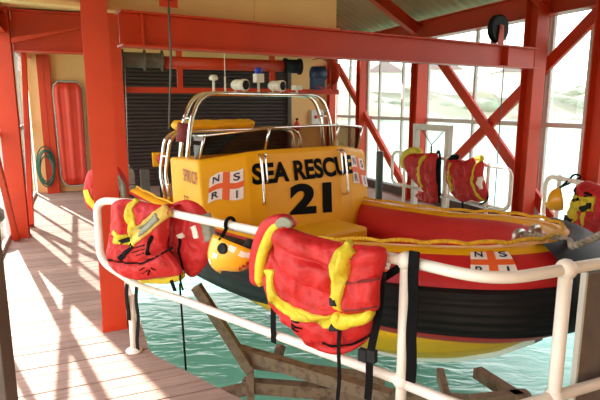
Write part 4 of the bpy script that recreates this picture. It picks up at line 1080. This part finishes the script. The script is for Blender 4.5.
# ================================================================== FAR RIGHT DECK
v_ = 4.7; a, b = W(v_, 6.6, 0), W(v_, 5.85, 0)
e = thing('hoist_gantry', a.lerp(b, .5), 'pale grey rectangular steel frame with a hanging chain behind the far railing', 'frame')
for p in (a, b):
    mb = MB(); mb.bar(p, up(p, 1.33), .075, .075, up=W(0, 1)); mb.build('leg', M['paleg'], e)
mb = MB(); mb.bar(up(a, 1.33) + W(0, .04), up(b, 1.33) - W(0, .04), .08, .085); mb.build('crossbar', M['paleg'], e)
mb = MB(); m_ = up(a.lerp(b, .5), 1.08); mb.tube([up(a.lerp(b, .18), 1.29), m_], .007, 6); mb.tube([up(a.lerp(b, .85), 1.29), m_], .007, 6)
for i in range(4): mb.lathe([(.010, -.02), (.016, 0), (.010, .02)], m_ - Vector((0, 0, .03 + .04 * i)), n=8)
mb.build('chain', M['pad'], e)
p = W(4.16, 6.75, 0); mb = MB(); mb.lathe([(.055, 0), (.055, .95), (.05, .965), (0, .965)], p); tag(mb.build('mooring_post', M['greyd']), 'dark grey round mooring post right of the console', 'post')
p = atz(428, 212, 0.0); mb = MB(); rows = []
for i in range(15):
    rows.append([W(4.49, 6.18, 0) + W((j / 14 - .5) * .26, (i / 14 - .5) * .45) + Vector((0, 0, .012 + .16 * max(0, 1 - ((i - 7) / 7) ** 2) * max(0, 1 - ((j - 7) / 7) ** 2) * (1 + .8 * noise.noise(Vector((i * .7, j * .7, 2)))))) for j in range(15)])
mb.grid(rows); tag(mb.build('ground_sheet', M['refl']), 'crumpled grey sheet on the far deck under the first far life jacket', 'sheet')

# ================================================================== OUTSIDE
mb = MB(); rows = []
for i in range(90):
    x = -140 + i * 5.0; row = []
    for j in range(14):
        y = 118 + j * 9; f = j / 13
        hgt = 17 * f ** .8 * (1 + .5 * noise.noise(Vector((x * .018, 3, 0)))) * max(.12, min(1, (150 - x) / 90)) + 2.2 * noise.noise(Vector((x * .08, y * .08, 1))) * min(1, f * 4)
        row.append(Vector((x, y + 6 * noise.noise(Vector((x * .03, 0, 7))), -1.55 + max(0, hgt) + (1.4 if j > 0 else 0))))
    rows.append(row)
mb.grid(rows); struct(mb.build('hill', M['hill']))
mb = MB(); 
for i in range(160):
    x = -60 + random.random() * 260; y = 114 + random.random() * 6 + 6 * noise.noise(Vector((x * .03, 0, 7))); r = .5 + random.random() * 1.4
    mb.ball((x, y, -1.5), r, (1.5, 1, .7), n=6)
o = mb.build('shore_rocks', M['rock']); tag(o, 'pale rocks along the far shore line', 'rocks', kind='stuff')
mb = MB()
for i in range(420):
    x = -60 + random.random() * 200; y = 124 + random.random() * 12 + (random.random() ** 2) * 50
    if 132 < y < 156 and any(abs(x - hx) < 10 for hx in (22, 37, 55)): continue
    mb.ball((x, y, .2 + (y - 118) * .11), 1.0 + random.random() * 1.6, (1.3, 1, .8), n=8)
o = mb.build('treeline', M['leaf']); tag(o, 'grey green bushes on the far shore, paled for haze', 'trees', kind='stuff')
for i, (x, y, w, h, lab) in enumerate(((22, 142, 9, 6, 'pale house on the far hillside left of the window columns'), (37, 146, 12, 7, 'wide pale house in the middle of the far hillside'), (55, 140, 8, 6, 'small pale house toward the right of the far hillside'))):
    e = thing('house', (x, y, 4), lab, 'house', 'houses on the far shore')
    mb = MB(); mb.box((x - w / 2, y - 4, 1), (x + w / 2, y + 4, 4 + h)); mb.build('wall', M['house'], e)
    mb = MB(); mb.prism([(-w / 2 - .5, 0), (w / 2 + .5, 0), (0, 3)], (x, y - 4.5, 4 + h), (x, y + 4.5, 4 + h), Vector((1, 0, 0)), Vector((0, 0, 1))); mb.build('roof', M['hroof'], e)

# ================================================================== LIGHT
wd = bpy.data.worlds.new('world'); SC.world = wd; wd.use_nodes = True; nt = wd.node_tree; N = nt.nodes; K = nt.links
bg = N['Background']; tc = N.new('ShaderNodeTexCoord'); sx = N.new('ShaderNodeSeparateXYZ'); cr = N.new('ShaderNodeValToRGB')
K.new(tc.outputs['Generated'], sx.inputs[0]); K.new(sx.outputs['Z'], cr.inputs['Fac']); K.new(cr.outputs[0], bg.inputs['Color'])
cr.color_ramp.elements[0].position = 0; cr.color_ramp.elements[0].color = (1, .96, .90, 1)
cr.color_ramp.elements[1].position = .7; cr.color_ramp.elements[1].color = (.86, .92, 1, 1)
bg.inputs['Strength'].default_value = 3.5
sl_ = bpy.data.lights.new('sun', 'SUN'); sl_.energy = 20.0; sl_.angle = .012; sl_.color = (1, .93, .82)
so = bpy.data.objects.new('sun', sl_); COL.objects.link(so)
az = AN + math.radians(16); el = math.radians(27)
sd = Vector((-math.sin(az) * math.cos(el), math.cos(az) * math.cos(el), math.sin(el)))
so.rotation_euler = sd.to_track_quat('Z', 'Y').to_euler(); so.location = sd * 30
SC.view_settings.view_transform = 'Standard'; SC.view_settings.look = 'None'; SC.view_settings.exposure = .3; SC.view_settings.gamma = 1
SC.view_settings.use_curve_mapping = False
